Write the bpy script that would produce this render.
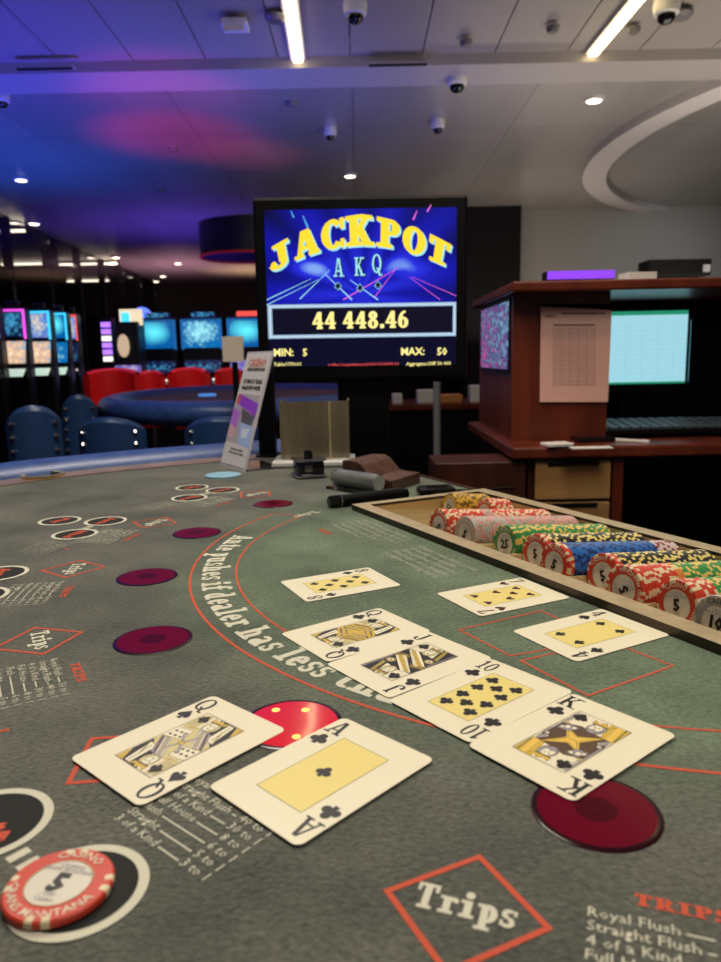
import bpy, bmesh, math, random
from mathutils import Vector, Matrix
from mathutils.geometry import tessellate_polygon, delaunay_2d_cdt
random.seed(7)
PI = math.pi
for o in list(bpy.data.objects):
    bpy.data.objects.remove(o)
SC = bpy.context.scene
COL = SC.collection

# ------------------------------------------------------------------ camera, world, lights, exposure
FPX, PITCH, ROLL, EYE = 733.74, 0.168025, -0.02045, 0.1951      # metres, felt of the table is z = 0
W, H = 721, 962
FWD = Vector((0, math.cos(PITCH), -math.sin(PITCH)))
_rt = Vector((1, 0, 0)); _up = _rt.cross(FWD)
RT = _rt*math.cos(ROLL) + _up*math.sin(ROLL)
UP = -_rt*math.sin(ROLL) + _up*math.cos(ROLL)
cd = bpy.data.cameras.new('camera'); cam = bpy.data.objects.new('camera', cd); COL.objects.link(cam)
cam.matrix_world = Matrix(((RT.x, UP.x, -FWD.x, 0), (RT.y, UP.y, -FWD.y, 0), (RT.z, UP.z, -FWD.z, EYE), (0, 0, 0, 1)))
cd.sensor_fit = 'VERTICAL'; cd.lens = 6.0; cd.sensor_height = 962/FPX*6.0; cd.sensor_width = 721/FPX*6.0
cd.clip_start = 0.02; cd.clip_end = 100
cd.dof.use_dof = True; cd.dof.focus_distance = 0.58; cd.dof.aperture_fstop = 6.0/2.35
SC.camera = cam
SC.view_settings.view_transform = 'Standard'; SC.view_settings.look = 'None'
SC.view_settings.exposure = 0.0; SC.view_settings.gamma = 1.0; SC.view_settings.use_curve_mapping = False
wd = bpy.data.worlds.new('world'); SC.world = wd; wd.use_nodes = True
wd.node_tree.nodes['Background'].inputs[0].default_value = (0.55, 0.52, 0.55, 1)
wd.node_tree.nodes['Background'].inputs[1].default_value = 0.12

def lamp(name, kind, loc, target, power, color, size=0.3, size_y=None, spot=60, blend=0.6):
    d = bpy.data.lights.new(name, kind); d.energy = power; d.color = color
    if kind == 'AREA':
        d.size = size
        if size_y: d.shape = 'RECTANGLE'; d.size_y = size_y
    else:
        d.shadow_soft_size = size
    if kind == 'SPOT': d.spot_size = math.radians(spot); d.spot_blend = blend
    o = bpy.data.objects.new(name, d); COL.objects.link(o); o.location = loc
    v = Vector(target)-Vector(loc)
    o.rotation_euler = v.to_track_quat('-Z', 'Y').to_euler()
    return o
# warm overhead lights of the gaming table
lamp('table_light', 'AREA', (-0.35, 1.45, 1.80), (0.0, 0.55, 0), 40, (1.0, 0.90, 0.74), 0.9)
lamp('table_fill_light', 'AREA', (0.5, 0.1, 1.80), (0.1, 0.6, 0), 21, (1.0, 0.90, 0.76), 0.8)
# unseen spots added low down to wash the ceiling with colour
lamp('blue_wash', 'SPOT', (-2.1, 4.3, 0.2), (-2.1, 4.6, 1.9), 190, (0.07, 0.07, 1.0), 0.2, spot=130, blend=1)
lamp('blue_wash', 'SPOT', (-3.0, 6.6, 0.2), (-2.9, 6.7, 1.9), 190, (0.03, 0.12, 1.0), 0.2, spot=115, blend=1)
lamp('violet_wash', 'SPOT', (-2.2, 9.6, 0.0), (-2.3, 9.8, 1.9), 210, (0.16, 0.08, 1.0), 0.2, spot=125, blend=1)
lamp('pink_wash', 'SPOT', (-1.50, 5.6, 0.4), (-1.40, 6.0, 1.9), 70, (1.0, 0.01, 0.10), 0.1, spot=55, blend=0.9)
lamp('pink_wash', 'SPOT', (-1.20, 4.5, 0.4), (-1.22, 5.0, 1.9), 45, (1.0, 0.05, 0.26), 0.1, spot=50, blend=1)
lamp('pink_wash', 'SPOT', (-0.95, 6.3, 0.4), (-0.90, 6.6, 1.9), 30, (1.0, 0.16, 0.20), 0.1, spot=45, blend=1)
lamp('blue_wash', 'SPOT', (-0.5, 4.8, 0.2), (-0.5, 5.4, 1.9), 80, (0.18, 0.20, 1.0), 0.2, spot=120, blend=1)
lamp('blue_wash', 'SPOT', (0.0, 3.2, 0.2), (-0.3, 3.6, 1.9), 34, (0.22, 0.22, 1.0), 0.2, spot=110, blend=1)
lamp('warm_wash', 'SPOT', (-2.0, 14.6, 0.4), (-1.9, 14.8, 1.9), 190, (1.0, 0.62, 0.34), 0.2, spot=90, blend=1)
lamp('far_wash', 'SPOT', (-3.2, 13.6, 0.2), (-3.2, 13.8, 1.9), 190, (0.9, 0.45, 0.62), 0.2, spot=130, blend=1)
lamp('slot_floor_light', 'SPOT', (-1.3, 5.0, 1.85), (-1.5, 6.0, 0.0), 75, (1.0, 0.85, 0.75), 0.1, spot=75, blend=1)
lamp('slot_floor_light', 'SPOT', (-1.0, 2.0, 1.85), (-0.9, 2.5, 0.0), 30, (0.8, 0.88, 1.0), 0.1, spot=80, blend=1)
# unseen area lamps added to fill the ceiling; spot on the back wall
lamp('ceiling_fill', 'AREA', (2.3, 4.4, 0.3), (2.4, 5.0, 1.9), 38, (1.0, 0.88, 0.76), 2.0)
lamp('ceiling_fill', 'AREA', (1.7, 8.0, 0.3), (1.8, 8.0, 1.9), 15, (1.0, 0.84, 0.70), 1.6)
lamp('wall_washer', 'SPOT', (3.9, 7.6, 1.6), (3.7, 9.2, 0.8), 22, (0.84, 0.95, 1.0), 0.2, spot=100, blend=1)
lamp('pit_stand_light', 'SPOT', (0.35, 1.0, 1.75), (0.62, 2.0, 0.1), 26, (1.0, 0.60, 0.40), 0.1, spot=40, blend=1)

# ------------------------------------------------------------------ helpers
def G(px, py, z=0.0):
    """the point of the horizontal plane at height z seen at a pixel"""
    d = FWD + RT*((px-W/2)/FPX) - UP*((py-H/2)/FPX)
    t = (z-EYE)/d.z
    return Vector((d.x*t, d.y*t, z))
def D(px, py, Y):
    """the point of the upright plane y = Y seen at a pixel"""
    d = FWD + RT*((px-W/2)/FPX) - UP*((py-H/2)/FPX)
    t = Y/d.y
    return Vector((d.x*t, Y, EYE+d.z*t))

MATS = {}
def mat(name, col, rough=0.5, metal=0.0, emit=None, estr=1.0, spec=0.5, coat=0.0, trans=0.0, alpha=1.0):
    if name in MATS: return MATS[name]
    m = bpy.data.materials.new(name); m.use_nodes = True
    b = m.node_tree.nodes['Principled BSDF']
    b.inputs['Base Color'].default_value = (*col, 1)
    b.inputs['Roughness'].default_value = rough
    b.inputs['Metallic'].default_value = metal
    b.inputs['Specular IOR Level'].default_value = spec
    b.inputs['Coat Weight'].default_value = coat
    b.inputs['Coat Roughness'].default_value = 0.08
    b.inputs['Transmission Weight'].default_value = trans
    b.inputs['Alpha'].default_value = alpha
    if emit:
        b.inputs['Emission Color'].default_value = (*emit, 1)
        b.inputs['Emission Strength'].default_value = estr
    MATS[name] = m
    return m
def nt(m): return m.node_tree.nodes, m.node_tree.links, m.node_tree.nodes['Principled BSDF']
def noise_color(m, c1, c2, scale, detail=4, rough=0.6, bump=0.0, bscale=None, stretch=None, lo=0.35, hi=0.65):
    n, l, b = nt(m)
    tc = n.new('ShaderNodeTexCoord'); src = tc.outputs['Object']
    if stretch:
        mp = n.new('ShaderNodeMapping'); mp.inputs['Scale'].default_value = stretch
        l.new(src, mp.inputs['Vector']); src = mp.outputs[0]
    t = n.new('ShaderNodeTexNoise'); t.inputs['Scale'].default_value = scale; t.inputs['Detail'].default_value = detail
    t.inputs['Roughness'].default_value = rough
    l.new(src, t.inputs['Vector'])
    r = n.new('ShaderNodeValToRGB'); r.color_ramp.elements[0].position = lo; r.color_ramp.elements[1].position = hi
    r.color_ramp.elements[0].color = (*c1, 1); r.color_ramp.elements[1].color = (*c2, 1)
    l.new(t.outputs['Fac'], r.inputs['Fac']); l.new(r.outputs['Color'], b.inputs['Base Color'])
    if bump:
        t2 = n.new('ShaderNodeTexNoise'); t2.inputs['Scale'].default_value = bscale or scale*4; t2.inputs['Detail'].default_value = 3
        l.new(src, t2.inputs['Vector'])
        bp = n.new('ShaderNodeBump'); bp.inputs['Strength'].default_value = bump; bp.inputs['Distance'].default_value = 0.002
        l.new(t2.outputs['Fac'], bp.inputs['Height']); l.new(bp.outputs[0], b.inputs['Normal'])
    return m

class MB:
    """collects polygons with material slots, then links them as ONE mesh object"""
    def __init__(s): s.v = []; s.f = []; s.m = []; s.mats = []; s.T = Matrix.Identity(4)
    def slot(s, m):
        if m not in s.mats: s.mats.append(m)
        return s.mats.index(m)
    def add(s, vs, fs, m):
        k = len(s.v); i = s.slot(m)
        s.v += [tuple(s.T @ Vector(v)) for v in vs]
        for f in fs: s.f.append([k+a for a in f]); s.m.append(i)
        return s
    def box(s, c, d, m, rz=0.0, bev=0.0):
        x, y, z = d[0]/2, d[1]/2, d[2]/2
        if bev > 0:
            bm = bmesh.new(); bmesh.ops.create_cube(bm, size=1)
            for v in bm.verts: v.co = Vector((v.co.x*d[0], v.co.y*d[1], v.co.z*d[2]))
            bmesh.ops.bevel(bm, geom=bm.edges[:], offset=bev, segments=2, profile=0.5, affect='EDGES')
            bm.verts.index_update()
            vs = [v.co.copy() for v in bm.verts]; fs = [[v.index for v in f.verts] for f in bm.faces]; bm.free()
        else:
            vs = [Vector(p) for p in ((-x,-y,-z),(x,-y,-z),(x,y,-z),(-x,y,-z),(-x,-y,z),(x,-y,z),(x,y,z),(-x,y,z))]
            fs = [(3,2,1,0),(4,5,6,7),(0,1,5,4),(1,2,6,5),(2,3,7,6),(3,0,4,7)]
        R = Matrix.Rotation(rz, 3, 'Z')
        return s.add([R @ v + Vector(c) for v in vs], fs, m)
    def prism(s, pts, z0, z1, m, mside=None):
        n = len(pts)
        a = sum(pts[i][0]*pts[(i+1) % n][1]-pts[(i+1) % n][0]*pts[i][1] for i in range(n))
        if a < 0: pts = pts[::-1]
        vs = [(p[0], p[1], z0) for p in pts] + [(p[0], p[1], z1) for p in pts]
        s.add(vs, [list(range(n, 2*n)), list(range(n-1, -1, -1))], m)
        return s.add(vs, [(i, (i+1) % n, n+(i+1) % n, n+i) for i in range(n)], mside or m)
    def lathe(s, prof, m, seg=32, c=(0, 0, 0), cap=True, close=False):
        n = len(prof); vs = []
        for k in range(seg):
            a = 2*PI*k/seg
            vs += [(c[0]+r*math.cos(a), c[1]+r*math.sin(a), c[2]+z) for r, z in prof]
        fs = []
        for k in range(seg):
            k2 = (k+1) % seg
            for i in range(n if close else n-1):
                j = (i+1) % n
                fs.append((k*n+i, k2*n+i, k2*n+j, k*n+j))
        if cap and not close:
            fs.append([k*n+n-1 for k in range(seg)]); fs.append([k*n for k in range(seg-1, -1, -1)])
        return s.add(vs, fs, m)
    def tube(s, pts, r, m, seg=10, closed=False):
        pts = [Vector(p) for p in pts]; n = len(pts); vs = []; rr = r if isinstance(r, (list, tuple)) else [r]*n
        for i, p in enumerate(pts):
            a = pts[i-1] if (i > 0 or closed) else p; b = pts[(i+1) % n] if (i < n-1 or closed) else p
            t = (b-a).normalized(); u = t.orthogonal().normalized() if abs(t.z) > 0.95 else Vector((0, 0, 1)).cross(t).normalized()
            w = t.cross(u)
            vs += [p+(u*math.cos(2*PI*k/seg)+w*math.sin(2*PI*k/seg))*rr[i] for k in range(seg)]
        fs = []
        for i in range(n if closed else n-1):
            j = (i+1) % n
            for k in range(seg):
                k2 = (k+1) % seg
                fs.append((i*seg+k, i*seg+k2, j*seg+k2, j*seg+k))
        if not closed: fs += [list(range(seg-1, -1, -1)), [(n-1)*seg+k for k in range(seg)]]
        return s.add(vs, fs, m)
    def grid(s, fn, nu, nv, m, wrap_u=False):
        vs = [fn(i/(nu if wrap_u else nu-1), j/(nv-1)) for i in range(nu) for j in range(nv)]
        fs = []
        for i in range(nu if wrap_u else nu-1):
            i2 = (i+1) % nu
            for j in range(nv-1): fs.append((i*nv+j, i2*nv+j, i2*nv+j+1, i*nv+j+1))
        return s.add(vs, fs, m)
    def flat(s, polys, fn, m):
        """2-D polygons (lists of (u, v)) mapped to space by fn"""
        for p in polys: s.add([fn(*q) for q in p], [list(range(len(p)))], m)
        return s
    def build(s, name, parent=None, smooth=False, label=None):
        me = bpy.data.meshes.new(name); me.from_pydata(s.v, [], s.f)
        for m in s.mats: me.materials.append(m)
        me.polygons.foreach_set('material_index', s.m)
        me.update()
        if smooth:
            me.polygons.foreach_set('use_smooth', [True]*len(me.polygons))
            me.set_sharp_from_angle(angle=math.radians(38))
        o = bpy.data.objects.new(name, me); COL.objects.link(o)
        if parent: o.parent = parent
        if label: o['label'] = label
        return o
def tag(o, label, cat, group=None):
    o['label'] = label; o['category'] = cat
    if group: o['group'] = group
    return o
def thing(name, label, cat, loc=(0, 0, 0), rz=0.0, group=None):
    o = bpy.data.objects.new(name, None); COL.objects.link(o); o.empty_display_size = 0.05
    o.location = loc; o.rotation_euler = (0, 0, rz)
    return tag(o, label, cat, group)
def struct(o): o['kind'] = 'structure'; return o
def dup(root, label=None):
    c = root.copy(); COL.objects.link(c)
    if label: c['label'] = label
    for ch in list(root.children):
        d = ch.copy(); COL.objects.link(d); d.parent = c
        for g in list(ch.children):
            e = g.copy(); COL.objects.link(e); e.parent = d
    return c

# ---- lettering: a slab-serif alphabet of simple polygons (unit = cap height 1), and the built-in sans for small print
def _q(x0, y0, x1, y1): return [(x0, y0), (x1, y0), (x1, y1), (x0, y1)]
def _dg(x0, y0, x1, y1, w): return [(x0-w/2, y0), (x0+w/2, y0), (x1+w/2, y1), (x1-w/2, y1)]
def _arc(cx, cy, rx, ry, a0, a1, w, v, n=14):
    P = []
    for i in range(n):
        a, b = math.radians(a0+(a1-a0)*i/n), math.radians(a0+(a1-a0)*(i+1)/n)
        P.append([(cx+rx*math.cos(a), cy+ry*math.sin(a)), (cx+rx*math.cos(b), cy+ry*math.sin(b)),
                  (cx+(rx-w)*math.cos(b), cy+(ry-v)*math.sin(b)), (cx+(rx-w)*math.cos(a), cy+(ry-v)*math.sin(a))])
    return P
def slab_glyph(c, w):
    """returns (polygons, advance); w = stem weight"""
    v = w*0.52; S = w*0.50; P = []
    st = lambda x, y0, y1: P.append(_q(x-w/2, y0, x+w/2, y1))
    se = lambda x, y, h=1, l=1.0, r=1.0: P.append(_q(x-w/2-S*l, y if h > 0 else y-v, x+w/2+S*r, y+v if h > 0 else y))
    x = w/2+S
    if c == 'T': st(0.36, 0, 1); se(0.36, 0); P.append(_q(0, 1-v, 0.72, 1)); P.append(_q(0, 0.68, v, 1)); P.append(_q(0.72-v, 0.68, 0.72, 1)); return P, 0.78
    if c == 'r': st(x, 0, .66); se(x, 0); se(x, .66, -1, 1, 0); P.extend(_arc(x+.2, .42, .2, .24, 40, 150, w*.7, v)); P.extend(_arc(x+.27, .53, .085, .085, 0, 360, .08, .08)); return P, x+.40
    if c == 'i': st(x, 0, .66); se(x, 0); se(x, .66, -1, 1, 0); P.extend(_arc(x, .87, w*.62, w*.62, 0, 360, w*.61, w*.61)); return P, 2*x+.03
    if c in 'pd':
        if c == 'p': st(x, -.3, .66); se(x, -.3); se(x, .66, -1, 1, 0); P.extend(_arc(x+.1, .33, .31, .345, -120, 120, w, v)); return P, x+.47
        P.extend(_arc(.31, .33, .31, .345, 60, 300, w, v)); st(.45, 0, 1); se(.45, 0, 1, 0, 1); se(.45, 1, -1, 1, 0); return P, .45+w/2+S+.06
    if c == 's':
        P.extend(_arc(.23, .485, .21, .19, 30, 270, w*.75, v)); P.extend(_arc(.23, .185, .23, .2, -150, 90, w*.75, v))
        P.append(_q(0, .04, w*.4, .24)); P.append(_q(.40, .44, .40+w*.4, .64)); return P, .52
    if c == 'n' or c == 'h':
        st(x, 0, .66 if c == 'n' else 1); se(x, 0); se(x, .66 if c == 'n' else 1, -1, 1, 0)
        x2 = x+.36; st(x2, 0, .45); se(x2, 0); P.extend(_arc(x+.18, .42, .18+w/2, .255, 0, 180, w, v)); return P, x2+w/2+S+.05
    if c == 'u':
        st(x, .2, .66); se(x, .66, -1, 1, 0); x2 = x+.38; st(x2, 0, .66); se(x2, 0, 1, 0, 1); se(x2, .66, -1, 1, 0)
        P.extend(_arc(x+.19, .23, .19+w/2, .24, 180, 360, w, v)); return P, x2+w/2+S+.05
    if c == 'e': P.extend(_arc(.3, .33, .3, .345, 0, 325, w, v)); P.append(_q(.06, .29, .585, .29+v)); return P, .64
    if c == 'a':
        st(.42, .08, .47); P.append(_q(.42-w/2, 0, .42+w/2+S*.8, v)); P.extend(_arc(.25, .43, .17+w/2, .245, 0, 150, w*.8, v))
        P.extend(_arc(.24, .19, .24, .2, 0, 360, w, v)); return P, .42+w/2+S+.04
    if c == 'f': st(x, 0, .75); se(x, 0); P.append(_q(0, .66-v, x+.28, .66)); P.extend(_arc(x+.17, .74, .17+w/2, .27, 30, 180, w, v)); return P, x+.33
    if c == 'l': st(x, 0, 1); se(x, 0); se(x, 1, -1, 1, 0); return P, 2*x+.03
    if c == 't': st(x, .2, .88); P.append(_q(0, .66-v, x+.27, .66)); P.extend(_arc(x+.15, .2, .15+w/2, .21, 180, 320, w, v)); return P, x+.33
    if c == 'A': P.append(_dg(.16, 0, .40, 1, w*.62)); P.append(_dg(.72, 0, .46, 1, w*1.05)); P.append(_q(.22, .27, .62, .27+v)); P.append(_q(0, 0, .33, v)); P.append(_q(.50, 0, .90, v)); return P, .93
    if c == 'J': st(.42, .24, 1); se(.42, 1, -1); P.extend(_arc(.24, .24, .18+w/2, .26, 180, 360, w*.8, v)); P.extend(_arc(.08, .27, .1, .1, 0, 360, .095, .095)); return P, .42+w/2+S+.05
    if c == 'C': P.extend(_arc(.40, .5, .40, .52, 40, 320, w, v)); P.append(_q(.66, .64, .66+v, 1)); P.append(_q(.66, 0, .66+v, .3)); return P, .80
    if c == 'K':
        st(x, 0, 1); se(x, 0); se(x, 1, -1); P.append(_dg(x+w*.4, .40, x+.46, 1, w*.7)); P.append(_dg(x+.50, 0, x+.17, .58, w*1.1))
        P.append(_q(x+.30, 0, x+.72, v)); P.append(_q(x+.27, 1-v, x+.64, 1)); return P, x+.74
    if c in 'PR':
        st(x, 0, 1); se(x, 0); P.append(_q(0, 1-v, x+.25, 1)); P.append(_q(x, .44, x+.25, .44+v)); P.extend(_arc(x+.22, .72, .29, .28, -90, 90, w, v))
        if c == 'R': P.append(_dg(x+.48, 0, x+.22, .46, w)); P.append(_q(x+.32, 0, x+.68, v)); return P, x+.70
        return P, x+.56
    if c in 'OQ': 
        P.extend(_arc(.40, .5, .40, .52, 0, 360, w, v, 24))
        if c == 'Q': P.append(_dg(.68, -.14, .42, .28, w*.9)); P.append(_q(.56, -.16, .86, -.16+v))
        return P, .84
    if c == 'I': st(x, 0, 1); se(x, 0); se(x, 1, -1); return P, 2*x+.05
    if c == 'S':
        P.extend(_arc(.30, .74, .28, .27, 20, 270, w, v)); P.extend(_arc(.30, .27, .30, .29, -160, 90, w, v)); P.append(_q(0, 0, v, .34)); P.append(_q(.55, .66, .55+v, 1)); return P, .68
    if c == '1': st(.28, 0, 1); P.append(_q(.04, 0, .52, v)); P.append([(.04, .74), (.04, .86), (.28, 1), (.28, .86)]); return P, .56
    if c == '0': P.extend(_arc(.31, .5, .31, .52, 0, 360, w, v, 24)); return P, .68
    if c == '4': st(.42, 0, 1); P.append(_q(.24, 0, .60, v)); P.append(_q(0, .26, .64, .26+v)); P.append(_dg(.05, .30, .40, 1, w*.7)); return P, .70
    if c == '5': P.append(_q(.08, 1-v*1.3, .52, 1)); P.append(_q(.08, .5, .08+w*.7, 1)); P.extend(_arc(.27, .32, .30, .33, -160, 140, w, v)); return P, .64
    if c == '6': P.extend(_arc(.30, .32, .30, .33, 0, 360, w, v, 20)); P.extend(_arc(.38, .36, .38, .64, 75, 180, w, v)); return P, .66
    if c == '7': P.append(_q(.02, 1-v*1.3, .58, 1)); P.append(_q(.02, .74, .02+v, 1)); P.append(_dg(.22, 0, .53, 1, w)); return P, .62
    if c == '8': P.extend(_arc(.30, .27, .30, .29, 0, 360, w, v, 20)); P.extend(_arc(.30, .76, .26, .25, 0, 360, w, v, 20)); return P, .66
    if c == '2': P.extend(_arc(.28, .72, .27, .29, -30, 165, w, v)); P.append(_q(.02, 0, .58, v*1.3)); P.append(_dg(.12, .05, .47, .62, w*.9)); return P, .64
    if c == '3': P.extend(_arc(.26, .27, .30, .29, -150, 90, w, v)); P.extend(_arc(.26, .75, .27, .26, -90, 150, w, v)); return P, .62
    if c == '.': P.append(_q(.02, 0, .02+w, w)); return P, w+.08
    return P, .30
def union(polys, eps=1e-5):
    """the union of overlapping 2-D polygons as triangles that do not overlap"""
    vs, fs = [], []
    for q in polys:
        a = sum(q[i][0]*q[(i+1) % len(q)][1]-q[(i+1) % len(q)][0]*q[i][1] for i in range(len(q)))
        if abs(a) < 1e-12: continue
        if a < 0: q = q[::-1]
        fs.append(list(range(len(vs), len(vs)+len(q)))); vs += [Vector(p) for p in q]
    r = delaunay_2d_cdt(vs, [], fs, 1, eps)
    out = []
    for f, src in zip(r[2], r[5]):
        if not src: continue
        q = [tuple(r[0][i]) for i in f]
        a = sum(q[i][0]*q[(i+1) % len(q)][1]-q[(i+1) % len(q)][0]*q[i][1] for i in range(len(q)))
        out.append(q if a > 0 else q[::-1])
    return out
_sl = {}
def slab(text, size, w=0.2, sx=1.0, align='c', gap=0.03):
    out, x = [], 0.0
    for ch in text:
        if (ch, w) not in _sl:
            p, adv = slab_glyph(ch, w); _sl[(ch, w)] = (union(p, 1e-4) if p else [], adv)
        p, adv = _sl[(ch, w)]
        out += [[((x+a)*size*sx, b*size) for a, b in q] for q in p]; x += adv+gap
    x -= gap
    dx = {'c': -x/2, 'l': 0, 'r': -x}[align]*size*sx
    return [[(a+dx, b) for a, b in q] for q in out]
_sans = {}
def sans(text, size, align='l', bold=0.0):
    key = (text, bold)
    if key not in _sans:
        cu = bpy.data.curves.new('t', 'FONT'); cu.body = text; cu.size = 1; cu.resolution_u = 1; cu.offset = bold; cu.fill_mode = 'FRONT'
        ob = bpy.data.objects.new('t', cu); COL.objects.link(ob)
        dg = bpy.context.evaluated_depsgraph_get(); dg.update()
        me = bpy.data.meshes.new_from_object(ob.evaluated_get(dg))
        _sans[key] = union([[(me.vertices[i].co.x, me.vertices[i].co.y) for i in p.vertices] for p in me.polygons], 1e-4)
        bpy.data.objects.remove(ob); bpy.data.curves.remove(cu); bpy.data.meshes.remove(me)
    P = _sans[key]
    xs = [a for q in P for a, b in q] or [0]
    dx = {'l': -min(xs), 'c': -(min(xs)+max(xs))/2, 'r': -max(xs)}[align]
    return [[((a+dx)*size, b*size) for a, b in q] for q in P]
def offs(P, dx, dy): return [[(a+dx, b+dy) for a, b in q] for q in P]
def circ(cx, cy, r, n=40): return [(cx+r*math.cos(2*PI*i/n), cy+r*math.sin(2*PI*i/n)) for i in range(n)]
def ringp(cx, cy, r0, r1, n=48, a0=0, a1=360):
    P = []
    for i in range(n):
        a, b = math.radians(a0+(a1-a0)*i/n), math.radians(a0+(a1-a0)*(i+1)/n)
        P.append([(cx+r*math.cos(t), cy+r*math.sin(t)) for r, t in ((r0, a), (r1, a), (r1, b), (r0, b))])
    return P
def loop_line(pts, w):
    """closed outline of constant width as quads with mitred corners"""
    n = len(pts); I = []; O = []
    for i in range(n):
        p0, p1, p2 = Vector(pts[i-1]), Vector(pts[i]), Vector(pts[(i+1) % n])
        d1, d2 = (p1-p0).normalized(), (p2-p1).normalized()
        n1, n2 = Vector((-d1.y, d1.x)), Vector((-d2.y, d2.x))
        m = (n1+n2).normalized(); k = w/2/max(0.3, m.dot(n1))
        I.append(p1+m*k); O.append(p1-m*k)
    return [[tuple(I[i]), tuple(I[(i+1) % n]), tuple(O[(i+1) % n]), tuple(O[i])] for i in range(n)]
def rrect(w, h, r, n=6):
    P = []
    for cx, cy, a in ((w/2-r, h/2-r, 0), (-w/2+r, h/2-r, 90), (-w/2+r, -h/2+r, 180), (w/2-r, -h/2+r, 270)):
        for i in range(n+1):
            t = math.radians(a+90*i/n); P.append((cx+r*math.cos(t), cy+r*math.sin(t)))
    return P

# ------------------------------------------------------------------ materials
felt = noise_color(mat('felt', (.1, .11, .09), 0.85, spec=0.25), (.050, .057, .045), (.140, .146, .116), 9, 6, 0.62, bump=0.9, bscale=420, lo=.32, hi=.70)
def felt_extra(m):
    n, l, b = nt(m)
    src = [k.from_socket for k in l if k.to_socket == b.inputs['Base Color']][0]
    tc = n.new('ShaderNodeTexCoord')
    # printed artwork: the dealer's side inside the arc is greener than the players' side
    dist = n.new('ShaderNodeVectorMath'); dist.operation = 'DISTANCE'; dist.inputs[1].default_value = (0.247, 0.7147, 0)
    l.new(tc.outputs['Object'], dist.inputs[0])
    r = n.new('ShaderNodeMapRange'); r.inputs['From Min'].default_value = .36; r.inputs['From Max'].default_value = .46
    l.new(dist.outputs['Value'], r.inputs['Value'])
    mx = n.new('ShaderNodeMixRGB'); mx.blend_type = 'MULTIPLY'; mx.inputs['Fac'].default_value = 1
    rr = n.new('ShaderNodeMixRGB'); rr.inputs[1].default_value = (1.14, 1.50, 1.14, 1); rr.inputs[2].default_value = (0.98, 0.96, 0.97, 1)
    l.new(r.outputs[0], rr.inputs['Fac'])
    l.new(src, mx.inputs[1]); l.new(rr.outputs[0], mx.inputs[2])
    # fine weave speckle
    t = n.new('ShaderNodeTexNoise'); t.inputs['Scale'].default_value = 330; t.inputs['Detail'].default_value = 2
    l.new(tc.outputs['Object'], t.inputs['Vector'])
    s = n.new('ShaderNodeMapRange'); s.inputs['From Min'].default_value = .3; s.inputs['From Max'].default_value = .7
    s.inputs['To Min'].default_value = .68; s.inputs['To Max'].default_value = 1.3
    l.new(t.outputs['Fac'], s.inputs['Value'])
    m2 = n.new('ShaderNodeVectorMath'); m2.operation = 'SCALE'; l.new(mx.outputs[0], m2.inputs[0]); l.new(s.outputs[0], m2.inputs['Scale'])
    l.new(m2.outputs[0], b.inputs['Base Color'])
    b.inputs['Sheen Weight'].default_value = 0.25; b.inputs['Sheen Roughness'].default_value = 0.5
felt_extra(felt)
ink_white = mat('cream_print', (.62, .60, .48), .85, spec=.2)
ink_pale = mat('pale_print', (.40, .40, .33), .85, spec=.2)
ink_red = mat('red_print', (.55, .095, .052), .85, spec=.2)
ink_dark = mat('black_print', (.022, .023, .022), .8, spec=.2)
blue_leather = noise_color(mat('blue_leather', (.02, .05, .2), .33, spec=.5), (.025, .06, .20), (.045, .095, .28), 30, 3, bump=.15, bscale=300)
dark_blue_leather = mat('dark_blue_leather', (.016, .048, .14), .36)
brown_wood = noise_color(mat('brown_wood', (.12, .04, .02), .32, coat=.08, spec=.4), (.075, .012, .005), (.15, .028, .010), 14, 5, stretch=(1, 1, .12))
dark_wood = noise_color(mat('dark_wood', (.05, .015, .01), .35), (.035, .009, .005), (.07, .02, .01), 14, 5, stretch=(1, 1, .12))
light_wood = noise_color(mat('light_wood', (.3, .17, .07), .5), (.36, .19, .06), (.50, .28, .095), 12, 4, stretch=(.12, 1, 1))
trim_wood = noise_color(mat('trim_wood', (.22, .14, .1), .4), (.15, .095, .07), (.24, .16, .12), 20, 4)
brass = noise_color(mat('brass', (.42, .30, .15), .42, metal=.45), (.48, .38, .23), (.60, .49, .31), 60, 3)
brass_in = mat('brass_inside', (.52, .38, .17), .45, metal=.35)
card_white = mat('card_white', (.81, .75, .56), .38, spec=.4)
card_yellow = mat('card_yellow', (.80, .66, .22), .4, spec=.4)
card_black = mat('card_black', (.016, .015, .014), .4, spec=.4)
card_gold = mat('card_gold', (.62, .42, .06), .4)
card_grey = mat('card_grey', (.33, .30, .32), .4)
card_brown = mat('card_brown', (.10, .055, .03), .4)
card_line = mat('card_line', (.12, .11, .09), .4)
card_red = mat('card_dark_red', (.055, .008, .008), .4)
chrome = mat('chrome', (.7, .7, .72), .12, metal=1)
black_plastic = mat('black_plastic', (.003, .003, .0034), .4, spec=.18)
black_gloss = mat('black_gloss', (.006, .006, .007), .12)
white_plastic = mat('white_plastic', (.72, .71, .68), .35)
paper = mat('paper', (.72, .70, .66), .7)
acrylic = mat('acrylic', (.93, .95, .96), .05, trans=1.0)
milky = mat('milky_acrylic', (.74, .72, .80), .15, trans=.3)

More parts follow.
